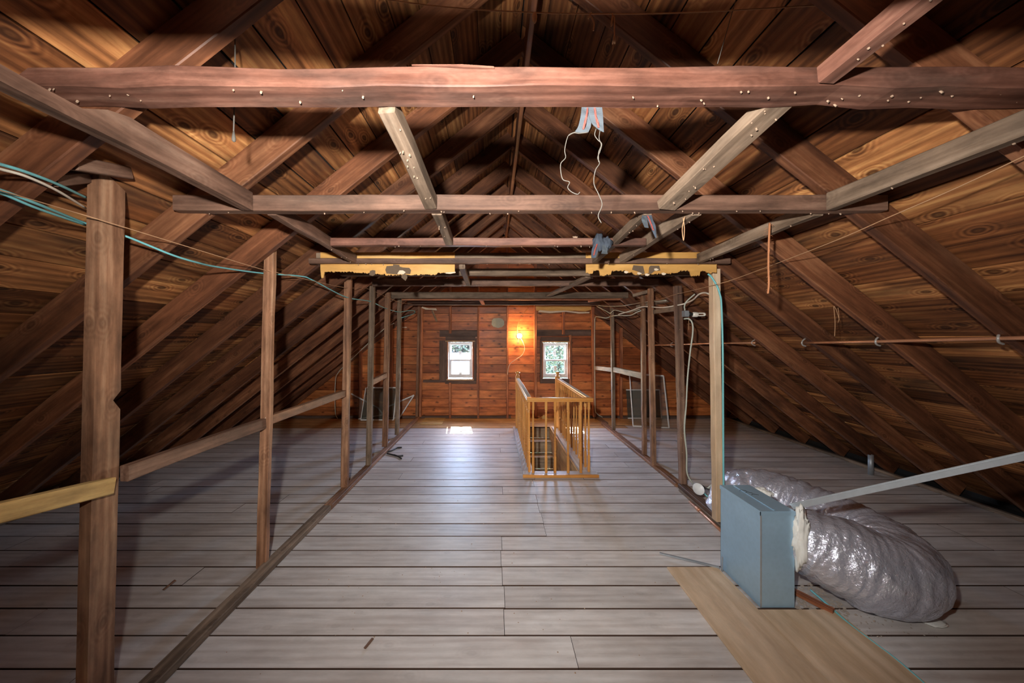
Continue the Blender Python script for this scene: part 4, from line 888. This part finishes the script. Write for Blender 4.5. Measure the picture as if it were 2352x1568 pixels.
lp = empty('energy_saving_lamp', P(1572, 722, 3.66), 'unlit compact fluorescent lamp poking sideways from the dark saw-marked post', 'lamp')
A = P(1571, 721, 3.655)
box('mounting_box', (A.x-.01, 3.62, A.z-.03), (A.x+.035, 3.68, A.z+.035), M['galv'], lp, 'X', ch=.004)
lathe('socket', [(.026, 0), (.026, .03), (.020, .035), (.018, .055)], A+Vector((.035, 0, 0)), M['black'], lp, axis=(1, 0, -.06), sides=16)
lathe('lamp_base', [(.013, 0), (.014, .012), (.024, .018), (.027, .03), (.027, .065), (.024, .07)], P(1587, 722, 3.655), M['cfl'], lp, axis=(1, 0, -.02), sides=18)
B = P(1602, 722, 3.655)
for dz in (-.008, .008):
    tube('lamp_tube', [B+Vector((-.005, dz, .013)), B+Vector((.06, dz, .013)), B+Vector((.072, dz, .010)), B+Vector((.078, dz, 0)), B+Vector((.072, dz, -.010)), B+Vector((.06, dz, -.013)), B+Vector((-.005, dz, -.013))], .0068, M['cfl'], lp)
tube('pull_chain', [P(1582, 725, 3.64), P(1582, 745, 3.64), P(1582, 757, 3.64)], .002, M['string'], lp)

# ------------------------------------------------------------------ patch on the wall, scraps
q = lambda px, py: (P(px, py, 6.99).x, P(px, py, 6.99).z)
o = sheet('wall_patch', [q(1130, 735), q(1134, 731), q(1146, 730), q(1154, 732), q(1158, 738), q(1158, 746), q(1153, 751), q(1144, 753), q(1133, 750), q(1129, 745)], 6.985, .010, M['putty']); tag(o, 'grey-green patch on the wall boards between window and lit bulb', 'patch')
o = box('paper_scrap', (P(924, 752, 6.98).x, 6.985, P(0, 752.5, 6.98).z), (P(934, 752, 6.98).x, 6.995, P(0, 750.5, 6.98).z), M['tornpaper'], None, 'X'); tag(o, 'small pale slip stuck on the wall boards behind the thin post', 'paper scrap')
o = box('board_offcut', (-1.40, 6.40, .003), (-.98, 6.92, .012), M['newwood'], None, 'X'); tag(o, 'flat pale board offcut on the floor under the first window', 'offcut')
o = box('board_offcut', (2.15, 6.40, .003), (2.50, 6.90, .012), M['bare'], None, 'X'); tag(o, 'flat pale board offcut on the floor by the leaning screens past the railing', 'offcut')
o = sheet('cardboard_scrap', [(v.x, v.z) for v in (P(1236, 962, 6.8), P(1250, 953, 6.8), P(1260, 962, 6.8))], 6.80, .02, M['newwood']); tag(o, 'small pointed pale scrap propped behind the railing', 'scrap')
w = empty('dark_strap', fl(910, 1040), 'crumpled dark strap lying on the floor by the small posts', 'strap')
for pl in ([fl(888, 1040), fl(900, 1036), fl(912, 1030), fl(923, 1029)], [fl(889, 1043), fl(902, 1046), fl(914, 1049), fl(926, 1048)], [fl(905, 1046), fl(915, 1050), fl(922, 1055)]):
    tube('strand', [p+Vector((0, 0, .012)) for p in pl], .010, M['black'], w)
o = timber('wood_splinter', fl(375, 1357)+Vector((0, 0, .008)), fl(402, 1340)+Vector((0, 0, .022)), .02, .008, M['postdark'], None); tag(o, 'dark wood splinter on the floorboards behind the bare post row', 'splinter')
o = timber('wood_splinter', fl(838, 1490)+Vector((0, 0, .006)), fl(856, 1468)+Vector((0, 0, .006)), .016, .008, M['postdark'], None); tag(o, 'dark splinter on the nearest floorboards by the open seam', 'splinter')

# ------------------------------------------------------------------ window screens
def screen(label, C, mesh_mat='screen', t=.022, grp=None, name='window_screen'):
    "C: four corner points tl, tr, br, bl"
    tl, tr, br, bl = [Vector(c) for c in C]; root = empty(name, (bl+br)/2, label, 'window screen', group=grp)
    for (a, c) in ((tl, tr), (tr, br), (br, bl), (bl, tl)):
        timber('frame_bar', a, c, t*.5, t, M['alum'], root, up=(tl-bl), jit=0, ch=0)
    nn = (tr-tl).cross(bl-tl).normalized()*.001
    V = [v+nn-bl for v in (tl, tr, br, bl)]+[v-nn-bl for v in (tl, tr, br, bl)]
    mesh('mesh_panel', V, [(0, 1, 2, 3), (7, 6, 5, 4), (0, 4, 5, 1), (1, 5, 6, 2), (2, 6, 7, 3), (3, 7, 4, 0)], M[mesh_mat], root, Matrix.Translation(bl))
    return root
screen('upright dark window screen behind the thin posts by the far wall', [P(843, 890, 6.80), P(911, 890, 6.80), P(904, 964, 6.66), P(829, 964, 6.66)])
screen('tilted white-framed screen sticking out on the low roof side', [P(807, 904, 6.86), P(868, 936, 6.86), P(880, 990-38, 6.84), P(823, 962, 6.80)], mesh_mat='screenclear')
screen('tilted white-framed screen sticking out toward the stair side', [P(886, 936, 6.87), P(951, 907, 6.87), P(917, 960, 6.82), P(880, 958, 6.85)], mesh_mat='screenclear')
screen('large clear white-framed screen leaning near the paired posts', [P(1452, 858, 6.45), P(1524, 863, 6.35), P(1537, 983, 6.18), P(1454, 978, 6.22)], t=.026, mesh_mat='screenclear')
screen('smaller grey-framed screen leaning behind the large clear one', [P(1438, 895, 6.88), P(1515, 895, 6.88), P(1519, 960, 6.84), P(1442, 960, 6.84)])

# ------------------------------------------------------------------ outside
M['leaf'] = plain('leaf_green', (.011, .020, .005), .8); M['leaf2'] = plain('leaf_yellow_green', (.030, .040, .008), .8); M['leaf3'] = plain('leaf_pink', (.09, .032, .024), .8)
M['bark'] = plain('bark', (.03, .022, .018), .9); M['lawn'] = plain('lawn', (.05, .08, .025), 1); M['white_siding'] = plain('white_siding', (.75, .76, .78), .6); M['shingle'] = plain('grey_shingle', (.20, .20, .21), .9)
gr = box('ground', (-60, 7.6, -5.8), (60, 120, -5.6), M['lawn'], None, 'X'); gr['kind'] = 'structure'
def tree(label, c, rx, rz, nleaf, mats, seed, trunk_z=-5.6, ls=.10):
    r = random.Random(seed); root = empty('leafy_tree', (c[0], c[1], trunk_z), label, 'tree')
    tube('trunk', [Vector((c[0], c[1], trunk_z)), Vector((c[0]+.1, c[1], (trunk_z+c[2])/2)), Vector((c[0], c[1], c[2]+rz*.6))], lambda t: .22-.15*t, M['bark'], root, sides=10)
    for mi, mt in enumerate(mats):
        V = []; Fs = []
        for i in range(nleaf//len(mats)):
            while True:
                p = Vector((r.uniform(-1, 1), r.uniform(-1, 1), r.uniform(-1, 1)))
                if p.length < 1 and noise.noise(p*3.1+Vector((seed, 0, 0))) > -.42: break
            p = Vector((p.x*rx, p.y*rx, p.z*rz)); a = Vector((r.uniform(-1, 1), r.uniform(-1, 1), r.uniform(-1, 1))).normalized()*ls*r.uniform(.6, 1.3)
            b = a.orthogonal().normalized()*ls*.45; b0 = len(V)
            V += [p-a*.5, p+b, p+a*.5, p-b]; Fs.append((b0, b0+1, b0+2, b0+3))
        o = mesh('foliage', V, Fs, M[mt], root, Matrix.Translation(c)); o['kind'] = 'stuff'
tree('green tree seen through the window nearer the railing', (2.9, 15.5, .3), 2.3, 3.6, 24000, ['leaf', 'leaf2'], 4)
tree('pinkish leaved shrub tree low behind the railing side window', (2.0, 11.6, -1.7), 1.5, 1.5, 6500, ['leaf3', 'leaf2', 'leaf'], 6, ls=.08)
tree('bare-branched pale tree above the white house seen through first window', (-2.9, 30.5, 1.9), 3.0, 2.8, 9000, ['leaf', 'bark'], 8, ls=.22)
nh = empty('neighbour_house', (-5, 21, -5.6), 'white sided neighbouring house seen through the first window', 'house')
zz = -5.6
while zz < .4:
    box('siding_board', (-11, 19.0, zz), (1.2, 19.06, zz+.19), M['white_siding'], nh, 'X'); zz += .2
box('wall_body', (-11, 19.06, -5.6), (1.2, 27, .4), M['white_siding'], nh, 'X')
V = [(-11.4, 18.7, .36), (1.6, 18.7, .36), (1.6, 27.2, .40), (-11.4, 27.2, .40), (-11.4, 18.7, .46), (1.6, 18.7, .46), (1.6, 27.2, .50), (-11.4, 27.2, .50)]
mesh('roof', V, [(3, 2, 1, 0), (4, 5, 6, 7), (0, 1, 5, 4), (1, 2, 6, 5), (2, 3, 7, 6), (3, 0, 4, 7)], M['shingle'], nh)
box('window_shutter', (-2.9, 18.95, -1.3), (-2.2, 19.0, .0), M['sticker'], nh, 'Z')
